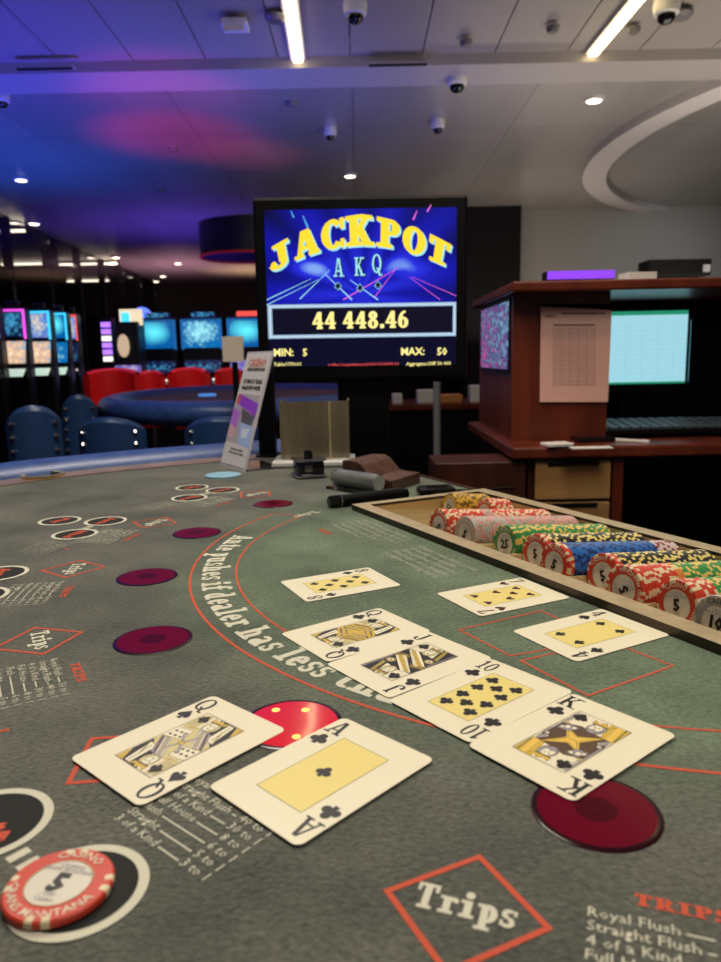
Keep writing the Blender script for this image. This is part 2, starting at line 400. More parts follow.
# ------------------------------------------------------------------ the room
CEIL = 1.90; FLOOR = -0.80
ceil_m = mat('ceiling_panels', (.44, .41, .39), .30, metal=.35, spec=.5)
def ceil_nodes(m):
    n, l, b = nt(m)
    tc = n.new('ShaderNodeTexCoord')
    br = n.new('ShaderNodeTexBrick'); br.offset = 0; br.inputs['Scale'].default_value = 1.0
    br.inputs['Brick Width'].default_value = 1.2; br.inputs['Row Height'].default_value = 1.2; br.inputs['Mortar Size'].default_value = .006
    br.inputs['Color1'].default_value = (.45, .42, .40, 1); br.inputs['Color2'].default_value = (.40, .38, .37, 1); br.inputs['Mortar'].default_value = (.25, .23, .22, 1)
    l.new(tc.outputs['Object'], br.inputs['Vector'])
    t = n.new('ShaderNodeTexNoise'); t.inputs['Scale'].default_value = .9; t.inputs['Detail'].default_value = 4
    mp = n.new('ShaderNodeMapping'); mp.inputs['Scale'].default_value = (2.2, .35, 1); l.new(tc.outputs['Object'], mp.inputs[0]); l.new(mp.outputs[0], t.inputs['Vector'])
    s = n.new('ShaderNodeMapRange'); s.inputs['To Min'].default_value = .6; s.inputs['To Max'].default_value = 1.3; l.new(t.outputs['Fac'], s.inputs['Value'])
    v = n.new('ShaderNodeVectorMath'); v.operation = 'SCALE'; l.new(br.outputs['Color'], v.inputs[0]); l.new(s.outputs[0], v.inputs['Scale'])
    l.new(v.outputs[0], b.inputs['Base Color'])
ceil_nodes(ceil_m)
slat_m = mat('ceiling_slats', (.34, .31, .29), .4, metal=.15)
beam_m = mat('ceiling_beam', (.42, .39, .38), .4, metal=.1)
fascia_m = mat('fascia_paint', (.62, .58, .58), .5)
b = MB(); b.box((0, 11.45, CEIL+.06), (18, 13.5, .12), ceil_m); struct(b.build('ceiling'))
b = MB()
for k in range(-14, 22):                       # long slats in front of the beam, a shadow gap between them
    b.box((k*.42+.2, 2.78, CEIL+.05), (.413, 3.68, .06), slat_m)
b.box((0, 2.78, CEIL+.14), (18, 3.68, .04), mat('gap_black', (.02, .02, .02), .8))
struct(b.build('trim_1'))
b = MB(); b.box((0, 4.785, CEIL+.02), (18, .33, .12), beam_m); struct(b.build('trim_2'))
carpet = noise_color(mat('dark_carpet', (.02, .015, .02), .95, spec=.1), (.012, .01, .02), (.04, .012, .02), 3, 4)
b = MB(); b.box((0, 8, FLOOR-.05), (22, 22, .1), carpet); struct(b.build('floor'))
wall_grey = mat('grey_wall', (.33, .32, .30), .7)
wall_dark = mat('dark_wall', (.02, .006, .006), .6)
wall_black = mat('black_wall', (.004, .004, .005), .7, spec=.2)
b = MB(); b.box((5.75, 9.35, .55), (7.7, .2, 2.7), wall_grey); struct(b.build('wall_right_back'))
b = MB(); b.box((1.62, 9.2, .55), (.66, .4, 2.7), wall_black); struct(b.build('trim_3'))
b = MB(); b.box((-1.0, 17.1, .55), (16, .2, 2.7), wall_dark); struct(b.build('wall_back'))
# ring-shaped soffit in the ceiling at the right: circle through three points of its rim
def circle3(p, q, r):
    a = Matrix(((q.x-p.x, q.y-p.y), (r.x-p.x, r.y-p.y))); k = Vector(((q.x**2+q.y**2-p.x**2-p.y**2)/2, (r.x**2+r.y**2-p.x**2-p.y**2)/2))
    c = a.inverted() @ k; return c, (c-Vector((p.x, p.y))).length
rc, rr_ = circle3(G(721, 86, CEIL-.06), G(583, 174, CEIL-.06), G(640, 213, CEIL-.06))
b = MB(); b.lathe([(rr_-.22, .0), (rr_-.22, -.06), (rr_, -.06), (rr_, .0)], fascia_m, 96, (rc.x, rc.y, CEIL), close=True)
struct(b.build('trim_4', smooth=True))
# tinted glass partition at the left, with its posts
glass = bpy.data.materials.new('tinted_glass'); glass.use_nodes = True
_n = glass.node_tree.nodes; _l = glass.node_tree.links; _n.clear()
_o = _n.new('ShaderNodeOutputMaterial'); _t = _n.new('ShaderNodeBsdfTransparent'); _t.inputs[0].default_value = (.66, .66, .70, 1)
_g = _n.new('ShaderNodeBsdfGlossy'); _g.inputs['Roughness'].default_value = .06; _g.inputs[0].default_value = (.7, .7, .75, 1)
_m = _n.new('ShaderNodeMixShader'); _m.inputs[0].default_value = .14
_l.new(_t.outputs[0], _m.inputs[1]); _l.new(_g.outputs[0], _m.inputs[2]); _l.new(_m.outputs[0], _o.inputs[0])
post_m = mat('black_post', (.008, .008, .009), .4)
ys = [7.6+i*1.25 for i in range(7)]
for i, y in enumerate(ys):
    xw = -4.0-.05*(y-8)/1.0
    b = MB(); b.box((xw, y+.62, .53), (.02, 1.17, 2.66), glass); struct(b.build('window_%d' % (i+1)))
b = MB()
for y in ys+[16.35]: b.box((-4.0-.05*(y-8), y, .53), (.09, .08, 2.66), post_m)
struct(b.build('trim_5'))
b = MB(); b.box((-4.0, 2.9, .55), (.2, 9.2, 2.7), wall_dark); struct(b.build('wall_left'))
b = MB(); b.box((9.7, 5.0, .55), (.2, 14, 2.7), wall_grey); struct(b.build('wall_right'))
b = MB(); b.box((-6.6, 16.5, .2), (4.2, .2, 2.0), wall_black); struct(b.build('wall_left_back'))

# ceiling fittings
led = mat('warm_led', (1, .9, .6), emit=(1.0, .80, .42), estr=5.0)
led_soft = mat('warm_led_soft', (1, .9, .7), emit=(1.0, .86, .6), estr=5.0)
spot_m = mat('downlight_lamp', (1, .9, .7), emit=(1.0, .88, .62), estr=7.0)
def led_strip(p, q, label):
    p, q = Vector(p), Vector(q); c = (p+q)/2; L = (q-p).length; rz = math.atan2(q.y-p.y, q.x-p.x)
    t = thing('light_strip', label, 'light', (c.x, c.y, CEIL), rz, 'strip lights of the slatted ceiling')
    b = MB(); b.box((0, 0, .012), (L+.02, .085, .03), white_plastic); b.build('housing', t)
    b = MB(); b.box((0, 0, -.010), (L, .055, .022), led, bev=.006); b.build('diffuser', t)
led_strip((-.262, 2.4, 0), (-.312, 4.60, 0), 'long glowing light strip above the top left corner of the jackpot screen')
led_strip((1.445, 2.4, 0), (1.395, 4.60, 0), 'long glowing light strip in the slatted ceiling at the right')
def downlight(px, py, label, r=.05, group='round ceiling downlights'):
    p = G(px, py, CEIL)
    t = thing('downlight', label, 'light', p, 0, group)
    b = MB(); b.lathe([(r, .0), (r*1.35, 0), (r*1.35, -.012), (r, -.016)], white_plastic, 24, close=True); b.build('trim_ring', t)
    b = MB(); b.lathe([(0.001, -.004), (r, -.004), (r, -.012), (r*.6, -.02), (.001, -.022)], spot_m, 20, cap=False); b.build('bulb', t)
downlight(350, 175, 'round downlight just above the jackpot screen')
downlight(594, 99, 'round downlight by the white ring soffit')
downlight(21, 179, 'round downlight in the blue lit ceiling at far left')
for px, py, lb in ((14, 222, 'left one of the two close downlights by the glass partition'), (34, 223, 'right one of the two close downlights by the glass partition'),
                   (90, 257, 'small downlight next to the partition above the far strip lights'), (116, 257, 'small downlight at the end of the glass partition'),
                   (178, 263, 'small downlight left of the black drum, first of four'), (163, 276, 'small downlight low above the slot machines, second of four'),
                   (156, 281, 'tiny downlight above the cyan slot screens, third of four'), (182, 284, 'tiny downlight lowest of the four left of the black drum')):
    downlight(px, py, lb, .06)
def dome_camera(px, py, label, s=1.0):
    p = G(px, py, CEIL)
    t = thing('dome_camera', label, 'security camera', p, 0, 'white ceiling cameras'); t.scale = (s, s, s)
    b = MB(); b.lathe([(.062, 0), (.066, -.035), (.060, -.072), (.045, -.078)], white_plastic, 28); b.build('housing', t, True)
    b = MB(); b.lathe([(.044, -.076), (.042, -.098), (.026, -.115), (.002, -.121)], black_gloss, 24, cap=False); b.build('dome', t, True)
dome_camera(457, 72, 'white dome camera on the ceiling above the T of the jackpot sign')
dome_camera(438, 120, 'smaller white dome camera just above the screen top edge', .8)
dome_camera(355, 0, 'white dome camera at the top of the picture above the screen', .9)
dome_camera(667, -2, 'white dome camera beside the right light strip')
dome_camera(330, 128, 'small camera hanging under the mottled ceiling above the screen', .75)
dome_camera(1, 92, 'white dome camera on the blue ceiling at far left edge', .8)
def slot_vent(px, py, L, label):
    p = G(px, py, CEIL-.041)
    t = thing('ceiling_vent', label, 'vent', p, 0, 'slot vents in the ceiling beam')
    b = MB(); b.box((0, 0, .0), (L, .05, .012), beam_m); b.build('frame', t)
    b = MB(); b.box((0, -.006, -.005), (L-.02, .034, .008), black_plastic); b.build('slot', t)
slot_vent(398, 64, .36, 'dark slot vent in the beam above the jackpot screen')
slot_vent(45, 68, .34, 'dark slot vent in the blue lit beam at left')
def detector(px, py, label, r=.03):
    p = G(px, py, CEIL)
    b = MB(); b.lathe([(r*1.2, 0), (r*1.2, -.010), (r*.8, -.028), (.002, -.030)], mat('grey_plastic', (.16, .15, .15), .4), 20)
    tag(b.build('smoke_detector', smooth=True), label, 'detector').location = p
detector(466, 41, 'tiny dark detector on the slats above the ceiling vent'); detector(553, 27, 'tiny dark detector left of the right light strip')
detector(634, 28, 'tiny dark detector right of the right light strip'); detector(275, 16, 'round dark detector beside the left light strip', .045)
detector(681, 13, 'flat dark disc beside the camera at the top right', .05); detector(160, 189, 'small dark detector on the violet ceiling', .04)
detector(291, 102, 'small dark detector right of the pink glow', .035); detector(173, 148, 'pale small detector inside the pink glow', .035)
p = G(235, 21, CEIL); t = thing('ceiling_sign', 'white square bracket fitting on the slats at upper left', 'fitting', p)
b = MB(); b.box((0, 0, -.02), (.13, .12, .03), white_plastic, bev=.004); b.build('housing', t)
b = MB(); b.box((0, -.05, -.05), (.10, .012, .035), white_plastic); b.build('bracket', t)
for px, py, L, Y, lb in ((26, 264, 47, 13.06, 'strip light glowing behind the glass partition, left of the middle pair'), (88, 264, 55, 13.06, 'strip light glowing behind the glass partition, right of the middle pair'),
                     (88, 281, 40, 16.0, 'farthest short strip light behind the glass partition'), (12, 231, 24, 9.6, 'nearest strip light behind the glass at the picture edge')):
    p = D(px, py, Y); l = L*Y/734
    t = thing('linear_lamp', lb, 'light', p, 0, 'strip lights behind the partition')
    b = MB(); b.box((0, 0, .03), (l+.04, .08, .03), black_plastic); b.build('housing', t)
    b = MB(); b.box((0, 0, 0), (l, .05, .03), led_soft); b.build('diffuser', t)
# black drum lamp hanging from the ceiling
dc = G(243, 224, CEIL)
t = thing('drum_pendant', 'wide black drum under the ceiling left of the jackpot screen with dim red lower edge', 'ceiling drum', (dc.x, dc.y, 0))
b = MB(); b.lathe([(.56, CEIL), (.56, CEIL-.40), (.54, CEIL-.41), (.002, CEIL-.41)], mat('drum_black', (.010, .010, .022), .4), 56, cap=False); b.build('drum', t, True)
b = MB(); b.lathe([(.57, CEIL-.395), (.57, CEIL-.425), (.545, CEIL-.425), (.545, CEIL-.395)], mat('red_led', (.3, .01, .01), emit=(.9, .03, .02), estr=.07), 56, close=True); b.build('rim_light', t, True)

# ------------------------------------------------------------------ slot machines and the back of the room
def screen_mat(name, c1, c2, scale, strength, c3=None, amount=.55):
    m = mat(name, (.01, .01, .01), .3)
    n, l, bs = nt(m)
    tc = n.new('ShaderNodeTexCoord'); t = n.new('ShaderNodeTexVoronoi'); t.inputs['Scale'].default_value = scale
    l.new(tc.outputs['Object'], t.inputs['Vector'])
    g = n.new('ShaderNodeVectorMath'); g.operation = 'DISTANCE'; g.inputs[1].default_value = (.45, 0, .62); l.new(tc.outputs['Generated'], g.inputs[0])
    mx = n.new('ShaderNodeMath'); mx.operation = 'MULTIPLY_ADD'; mx.inputs[1].default_value = amount; l.new(t.outputs['Distance'], mx.inputs[0])
    m2 = n.new('ShaderNodeMath'); m2.operation = 'MULTIPLY'; m2.inputs[1].default_value = 1.15*(1-amount); l.new(g.outputs['Value'], m2.inputs[0]); l.new(m2.outputs[0], mx.inputs[2])
    r = n.new('ShaderNodeValToRGB'); r.color_ramp.elements[0].color = (*c1, 1); r.color_ramp.elements[1].color = (*c2, 1)
    r.color_ramp.elements[0].position = .15; r.color_ramp.elements[1].position = .6
    if c3:
        e = r.color_ramp.elements.new(.9); e.color = (*c3, 1)
    l.new(mx.outputs[0], r.inputs['Fac']); l.new(r.outputs['Color'], bs.inputs['Emission Color']); bs.inputs['Emission Strength'].default_value = strength
    return m
scr_cyan = screen_mat('cyan_screen', (.12, .85, .98), (.0, .10, .35), 9, 1.1, None, .12)
scr_cyan2 = screen_mat('cyan_screen_dots', (.40, .95, 1.0), (.0, .14, .42), 26, 1.1, None, .38)
scr_dark = screen_mat('dark_blue_screen', (.08, .45, .8), (.003, .01, .06), 34, .9)
scr_warm = screen_mat('warm_screen', (1.0, .90, .65), (.75, .45, .28), 30, 1.1, (.05, .40, .7))
scr_reel = screen_mat('reel_screen', (1.0, .8, .45), (.04, .25, .7), 40, 1.0, (.45, .05, .5))
scr_mix = screen_mat('mixed_screen', (.9, .6, .8), (.05, .1, .5), 30, .9, (.6, .1, .2))
neon_pink = mat('neon_pink', (.5, .05, .4), emit=(.85, .08, .75), estr=1.3)
neon_cyan = mat('neon_cyan', (.05, .5, .7), emit=(.05, .62, 1.0), estr=1.3)
neon_blue = mat('neon_deep_blue', (.02, .1, .4), emit=(.02, .22, .62), estr=.5)
deck_glow = mat('deck_glow', (.4, .5, .4), emit=(.62, .85, .66), estr=.75)
neon_violet = mat('neon_violet', (.3, .1, .7), emit=(.42, .18, 1.0), estr=1.5)
neon_red = mat('neon_red', (.6, .05, .05), emit=(1.0, .10, .08), estr=1.0)
neon_white = mat('neon_white', (.8, .8, .8), emit=(1, .95, .85), estr=1.2)
sign_cream = mat('sign_cream', (.8, .7, .45), emit=(1.0, .82, .52), estr=.8)
cab_m = mat('cabinet_black', (.006, .006, .010), .3)
def slot_machine(x, y, rz, label, s_up, s_low, neon, w=.46, ztop=.62, sign=None, dp=.4, zz=(.31, .56, .07, .19), deck=None):
    t = thing('slot_machine', label, 'slot machine', (x, y, 0), rz)
    b = MB(); b.box((0, dp/2, (ztop+FLOOR)/2), (w, dp, ztop-FLOOR), cab_m, bev=.012); b.build('cabinet', t)
    b = MB(); b.box((0, -.008, (zz[0]+zz[1])/2), (w*.86, .016, zz[1]-zz[0]), s_up); b.build('upper_screen', t)
    b = MB(); b.T = Matrix.Translation((0, -.025, (zz[2]+zz[3])/2)) @ Matrix.Rotation(-.25, 4, 'X'); b.box((0, 0, 0), (w*.88, .016, zz[3]-zz[2]), s_low); b.build('lower_screen', t)
    zd = zz[2]-.09
    b = MB(); b.T = Matrix.Translation((0, -dp*.32, zd)) @ Matrix.Rotation(.30, 4, 'X'); b.box((0, 0, 0), (w, dp*.55, .05), cab_m, bev=.01); d = b.build('button_deck', t)
    if deck:
        b = MB(); b.T = Matrix.Translation((0, -dp*.34, zd)) @ Matrix.Rotation(.75, 4, 'X'); b.box((0, 0, .034), (w*.8, dp*.75, .006), deck); b.build('deck_display', d)
    for k in range(4):
        b = MB(); b.T = Matrix.Translation((w*(-.33+.22*k), -dp*.45, zd+.020)); b.lathe([(w*.045, 0), (w*.045, .014), (.002, .02)], neon if k < 3 else neon_white, 14); b.build('button', d)
    for s in (-1, 1):
        b = MB(); b.box((s*(w/2-w*.035), -.012, (zz[0]+zz[1])/2), (w*.05, .022, zz[1]-zz[0]+.03), neon); b.build('light_strip', t)
    b = MB(); b.box((0, -.010, zz[1]+.012), (w*.96, .02, .014), neon); b.build('light_strip', t)
    b = MB(); b.box((0, dp*.3, ztop+.025), (w*.55, dp*.3, .05), sign or s_low, bev=.008); b.build('topper', t)
def at_px(px, Y): return D(px, 340, Y).x
Y = 7.2
slot_machine(at_px(156, Y), Y, 0, 'slot machine with plain bright cyan screen behind the red chairs', scr_cyan, scr_dark, neon_blue, .40, .60)
slot_machine(at_px(202, Y), Y, 0, 'slot machine with dotted cyan screen left of the beige notice', scr_cyan2, scr_dark, neon_blue, .40, .60)
slot_machine(at_px(248, Y), Y, 0, 'slot machine partly hidden behind the jackpot screen', scr_cyan, scr_mix, neon_blue, .40, .60, neon_red)
Y = 5.4
for px, dy, lb, su, sl, ne, w_, dk in ((-13, -.2, 'slim slot machine cut by the left picture edge', scr_mix, scr_warm, neon_cyan, .19, deck_glow),
                              (14, 0, 'slim slot machine with a pink neon frame and warm lower screen', scr_dark, scr_warm, neon_pink, .19, deck_glow), (40, .25, 'slim slot machine with cyan neon frame and warm lower screen', scr_reel, scr_warm, neon_cyan, .17, deck_glow),
                              (59.5, .5, 'narrow slot machine glowing bright cyan from top to bottom', scr_cyan, scr_cyan2, neon_cyan, .125, deck_glow), (73, .75, 'narrowest slot machine with reddish neon edge, last of the left bank', scr_reel, scr_dark, neon_red, .075, None)):
    slot_machine(at_px(px, Y+dy), Y+dy, 0, lb, su, sl, ne, w_*(Y+dy)/Y, .59, cab_m, .10, (.385, .56, .195, .355), dk)
# narrow game tower and sign machine between the two banks
Y = 6.9; x = at_px(107, Y)
t = thing('game_tower', 'slim tower of violet lights between the two banks of slot machines', 'light tower', (x, Y, 0))
b = MB(); b.box((0, .06, -.1), (.10, .12, 1.4), cab_m); b.build('cabinet', t)
for k in range(6):
    b = MB(); b.box((0, -.005, .22+k*.062), (.085, .02, .045), neon_violet if k % 3 else neon_white); b.build('light_panel', t)
Y = 6.6; x = at_px(127, Y)
t = thing('sign_machine', 'game machine with round cream dial under a square cream lit sign', 'slot machine', (x, Y, 0))
b = MB(); b.box((0, .12, -.13), (.20, .22, 1.34), cab_m, bev=.01); b.build('cabinet', t)
b = MB(); b.box((.02, .1, .58), (.19, .06, .14), sign_cream); s_ = b.build('sign', t)
b = MB(); b.box((-.02, .066, .58), (.07, .01, .08), neon_cyan); b.build('sign_picture', s_)
b = MB(); b.T = Matrix.Translation((-.03, -.005, .33)) @ Matrix.Rotation(PI/2, 4, 'X'); b.T = b.T @ Matrix.Scale(.5, 4, (1, 0, 0)); b.lathe([(.10, 0), (.10, .02), (.09, .025), (.002, .025)], mat('dial_cream', (.5, .4, .3), emit=(1, .72, .45), estr=.5), 28); b.build('dial', t)
b = MB(); b.box((0, -.02, .10), (.22, .03, .12), scr_mix); b.build('lower_screen', t)
p = D(146, 316, 7.9); t = thing('neon_sign', 'blue and red neon topper above the cyan screens', 'neon sign', (p.x, 7.9, 0))
b = MB(); b.T = Matrix.Translation((-.03, 0, p.z)) @ Matrix.Rotation(PI/2, 4, 'X'); b.lathe([(.09, 0), (.09, .05), (.002, .06)], mat('neon_blue', (.05, .1, .9), emit=(.12, .2, 1), estr=1.6), 20); b.build('blue_lamp', t)
b = MB(); b.T = Matrix.Translation((.06, 0, p.z-.03)) @ Matrix.Rotation(PI/2, 4, 'X'); b.lathe([(.06, 0), (.06, .05), (.002, .06)], neon_red, 20); b.build('red_lamp', t)
b = MB(); b.box((0, .05, (p.z-.08+FLOOR)/2), (.1, .06, p.z-.08-FLOOR), cab_m); b.build('post', t)
# beige notice on a stand
Y = 2.86; p = D(233, 349, Y); t = thing('notice_stand', 'small beige notice on a thin stand behind the leaning flyer', 'notice', (p.x, Y, 0))
b = MB(); b.box((0, 0, p.z), (.080, .010, .095), mat('beige_paper', (.72, .60, .46), .7)); b.build('notice_board', t)
b = MB(); b.box((0, .03, (p.z-.05+FLOOR)/2), (.02, .02, p.z-.05-FLOOR), black_plastic); b.build('post', t)
b = MB(); b.lathe([(.08, FLOOR), (.08, FLOOR+.02), (.03, FLOOR+.04)], black_plastic, 20); b.build('base', t)
# chairs
red_leather = mat('red_leather', (.75, .012, .012), .35)
def chair(name, x, y, rz, label, m, group, w=.50, ztop=.02, hback=.42, studs=True):
    t = thing(name, label, 'chair', (x, y, 0), rz, group)
    zs = -.30; tk = min(.055, w*.2)
    def back(u, v, off):
        a = (u-.5)*2.2; r = w/2+off
        return (math.sin(a)*r, -.12+math.cos(a)*r*.9-.0, ztop-hback+v*hback*(1-.10*(2*u-1)**2)+.0)
    b = MB()
    N, M = 22, 8
    b.grid(lambda u, v: back(u, v, 0), N, M, m); b.grid(lambda u, v: back(1-u, v, tk), N, M, m)
    b.grid(lambda u, v: tuple(Vector(back(u, 1, 0)).lerp(Vector(back(u, 1, tk)), v)+Vector((0, 0, .018*math.sin(PI*v)))), N, 5, m)
    b.grid(lambda u, v: tuple(Vector(back(1-u, 0, 0)).lerp(Vector(back(1-u, 0, tk)), v)), N, 2, m)
    for e in (0, 1):
        b.grid(lambda u, v: tuple(Vector(back(e, v, 0)).lerp(Vector(back(e, v, tk)), u if e else 1-u)), 2, M, m)
    bk = b.build('backrest', t, True)
    if studs:
        for e in (0.17, .83):
            for k in range(9):
                b = MB(); p = Vector(back(e, (k+.5)/9, tk+.004)); b.lathe([(.006, -.007), (.009, 0), (.006, .007)], chrome, 8, tuple(p)); b.build('stud', bk)
    b = MB(); b.box((0, -.05, zs), (w*.92, w*.9, .10), m, bev=.03); b.build('seat', t, True)
    b = MB(); b.lathe([(.11, FLOOR), (.11, FLOOR+.02), (.025, FLOOR+.05), (.025, zs-.05)], chrome, 20); b.build('pedestal', t, True)
    return t
for px, Y, rz, lb, zt, w_ in ((24, 2.22, PI+.35, 'blue leather chair with two lines of studs at the left picture edge', .050, .13),
                    (72, 2.95, PI+.3, 'blue studded chair standing beside the neighbouring card table', .048, .11),
                    (99, 2.62, PI, 'low narrow blue chair back in front of the neighbouring table, nearer the studded chairs', -.018, .20), (214, 2.62, PI, 'low narrow blue chair back in front of the neighbouring table beside the flyer', -.022, .22)):
    chair('leather_chair', at_px(px, Y), Y, rz, lb, dark_blue_leather, 'blue leather chairs', w_, zt, .40, True)
for px, Y, lb, w_, zt in ((110, 5.55, 'widest red leather chair on the left in front of the cyan slot machines', .36, .13), (149, 6.15, 'red leather chair below the plain cyan screen', .19, .10),
                  (187, 6.0, 'red leather chair below the dotted cyan screen', .27, .12), (228, 6.15, 'red leather chair right of the other red chairs', .20, .11)):
    chair('red_chair', at_px(px, Y), Y, .15, lb, red_leather, 'red leather slot chairs', w_, zt, .30, False)

# the neighbouring card table
t = thing('card_table', 'neighbouring card table with blue padded rail and brown top', 'table', (-.62, 4.12, 0))
ea, eb = .62, .95
def ring_rail(b, m, sx, sy, prof):
    n = len(prof); vs = []; fs = []; K = 72
    for k in range(K):
        a = 2*PI*k/K
        vs += [((sx+r)*math.cos(a), (sy+r)*math.sin(a), z) for r, z in prof]
    for k in range(K):
        for i in range(n): fs.append((k*n+i, ((k+1) % K)*n+i, ((k+1) % K)*n+(i+1) % n, k*n+(i+1) % n))
    b.add(vs, fs, m)
b = MB(); b.prism([(ea*math.cos(2*PI*k/64), eb*math.sin(2*PI*k/64)) for k in range(64)], -.05, -.01, noise_color(mat('brown_felt', (.12, .06, .04), .8), (.09, .05, .035), (.19, .11, .08), 5)); b.build('felt_top', t)
b = MB(); ring_rail(b, blue_leather, ea, eb, [(.06+.075*math.cos(2*PI*i/14), -.03+.055*math.sin(2*PI*i/14)) for i in range(14)]); b.build('padded_rail', t, True)
b = MB(); b.lathe([(.5, FLOOR), (.5, FLOOR+.05), (.25, FLOOR+.10), (.25, -.06)], dark_wood, 28); b.build('pedestal', t, True)
p = D(207, 390, 4.2); b = MB(); b.lathe([(.05, 0), (.05, .012), (.002, .014)], mat('blue_button', (.1, .3, .8), .3, emit=(.1, .35, 1), estr=.6), 20)
tag(b.build('blue_button'), 'small glowing blue disc on the brown neighbouring table', 'button').location = (p.x, 4.2, -.0085)

# ------------------------------------------------------------------ the poker table
TN = Vector((.8931, .4498, 0)); TS = Vector((.4498, -.8931, 0)); TO = Vector((-.0053, .9271, 0))   # tray frame: s along the front rim, n towards the dealer
def tp(s, n, z=0.0): return TO + TS*s + TN*n + Vector((0, 0, z))
MID = tp(.305, .132)                                         # middle of the table's round
CEN = Vector((.2498, .7142, 0)); ARC = Vector((.2462, .7147, 0))
def outline(R, half, nback, n=120):
    """D-shaped outline in table axes: a round clipped at the two short sides and straight at the dealer's side"""
    a0 = math.asin(max(-1, min(1, nback/R)))
    raw = []
    for i in range(n+1):
        a = PI-a0+ (PI+2*a0)*i/n                               # from one end of the dealer's side round the players' side to the other
        x, y = R*math.cos(a), R*math.sin(a)
        m = (abs(x/half)**14+1)**(-1/14.)*1.0                  # soft clip of |x| at half
        raw.append(Vector((x*m, y, 0)))
    return [MID+TS*p.x+TN*p.y for p in raw]
table = thing('poker_table', 'near card table with dark grey green printed felt and blue padded rail', 'table')
hole = [tp(.006, .002), tp(.645, .002), tp(.645, .192), tp(.006, .192)]
fo = outline(.955, .865, .075)
b = MB()
pts = fo+hole
tri = tessellate_polygon([fo, hole])
vs = [(p.x, p.y, 0) for p in pts]
b.add(vs, [t_ if (Vector(vs[t_[1]])-Vector(vs[t_[0]])).cross(Vector(vs[t_[2]])-Vector(vs[t_[0]])).z > 0 else t_[::-1] for t_ in tri], felt)
n_ = len(fo)
b.add([(p.x, p.y, 0) for p in fo]+[(p.x, p.y, -.03) for p in fo], [(i, (i+1) % n_, n_+(i+1) % n_, n_+i) for i in range(n_)], felt)
felt_o = b.build('felt_top', table)
def sweep(b, path, prof, m, dirs):
    n = len(prof); vs = []; fs = []
    for p, d in zip(path, dirs): vs += [tuple(p+d*r+Vector((0, 0, z))) for r, z in prof]
    for k in range(len(path)-1):
        for i in range(n): fs.append((k*n+i, k*n+(i+1) % n, (k+1)*n+(i+1) % n, (k+1)*n+i))
    fs += [list(range(n)), [(len(path)-1)*n+i for i in range(n-1, -1, -1)]]
    b.add(vs, fs, m)
ro = outline(.955, .865, .075, 160)
def out_dirs(path):
    ds = []
    for i in range(len(path)):
        a, c = path[max(0, i-1)], path[min(len(path)-1, i+1)]
        t_ = (c-a).normalized(); d = Vector((t_.y, -t_.x, 0))
        if d.dot(path[i]-MID) < 0: d = -d
        ds.append(d)
    return ds
rd = out_dirs(ro)
b = MB(); sweep(b, ro, [(.0, -.05), (.058, -.05), (.058, .0015), (.0, .0015)], trim_wood, rd); b.build('wood_trim', table)
b = MB(); sweep(b, ro, [(.105+.052*math.cos(2*PI*i/20)*(1 if math.sin(2*PI*i/20) > 0 else 1), -.012+.036*math.sin(2*PI*i/20)) for i in range(20)], blue_leather, rd); b.build('padded_rail', table, True)
b = MB(); b.prism([((p-MID)*.97+MID)[:2] for p in fo], -.16, -.06, dark_wood); b.build('apron', table)
b = MB(); b.lathe([(.42, FLOOR), (.42, FLOOR+.06), (.22, FLOOR+.1), (.22, -.16)], dark_wood, 32, (MID.x, MID.y, 0)); b.build('pedestal', table, True)
# dealer's side ledge behind the tray
b = MB()
q0, q1, q2, q3 = tp(-.48, .2072), tp(1.09, .2072), tp(1.09, .214), tp(-.48, .214)
b.prism([q0[:2], q1[:2], q2[:2], q3[:2]], -.05, .0015, dark_wood); b.build('dealer_edge', table)
# inset bet sensors
disc_dark = mat('sensor_rim', (.020, .002, .005), .16, spec=.5)
disc_red = mat('sensor_red', (.118, .001, .013), .25, spec=.08)
disc_core = mat('sensor_core', (.055, .001, .007), .25, spec=.08)
disc_lit = mat('sensor_lit', (.30, .004, .010), .15, emit=(1.0, .010, .022), estr=.46, coat=.8)
dot_lit = mat('sensor_dot', (1, .6, .1), emit=(1.0, .50, .10), estr=1.2)
PHI = [250.5, 229.9, 208.8, 188.3, 166.7, 144.5]
DISC = [G(596, 811), G(292, 724), G(153, 640), G(147, 577), G(197, 533), G(273, 504)]
seat_name = ['under the king of clubs', 'glowing under the queen of spades', 'third along the arc', 'fourth along the arc', 'fifth along the arc', 'farthest along the arc, beside the flyer']
for k, c in enumerate(DISC):
    lit = k == 1
    b = MB(); b.lathe([(.0275, 0), (.0272, .0005), (.0264, .0007), (.0248, .0008)], disc_dark, 56, cap=False)
    b.lathe([(.0248, .0008), (.015, .0010), (.009, .0010)], disc_lit if lit else disc_red, 56, cap=False)
    b.lathe([(.009, .0010), (.004, .0010), (.0002, .0010)], disc_lit if lit else disc_core, 32, cap=False)
    o = b.build('bet_sensor', table, True, ('bright red glowing round bet sensor with yellow lamps' if lit else 'dark red round bet sensor ')+('' if lit else seat_name[k])); o.location = c
    if lit:
        for lx, ly in ((276, 711.6), (305.5, 711.6), (296.5, 738.5), (266, 733)):
            q = G(lx, ly)-c
            b = MB(); b.lathe([(.0023, .0), (.0023, .0002), (.0002, .0003)], dot_lit, 12, (q.x, q.y, .0009)); b.build('sensor_lamp', o)
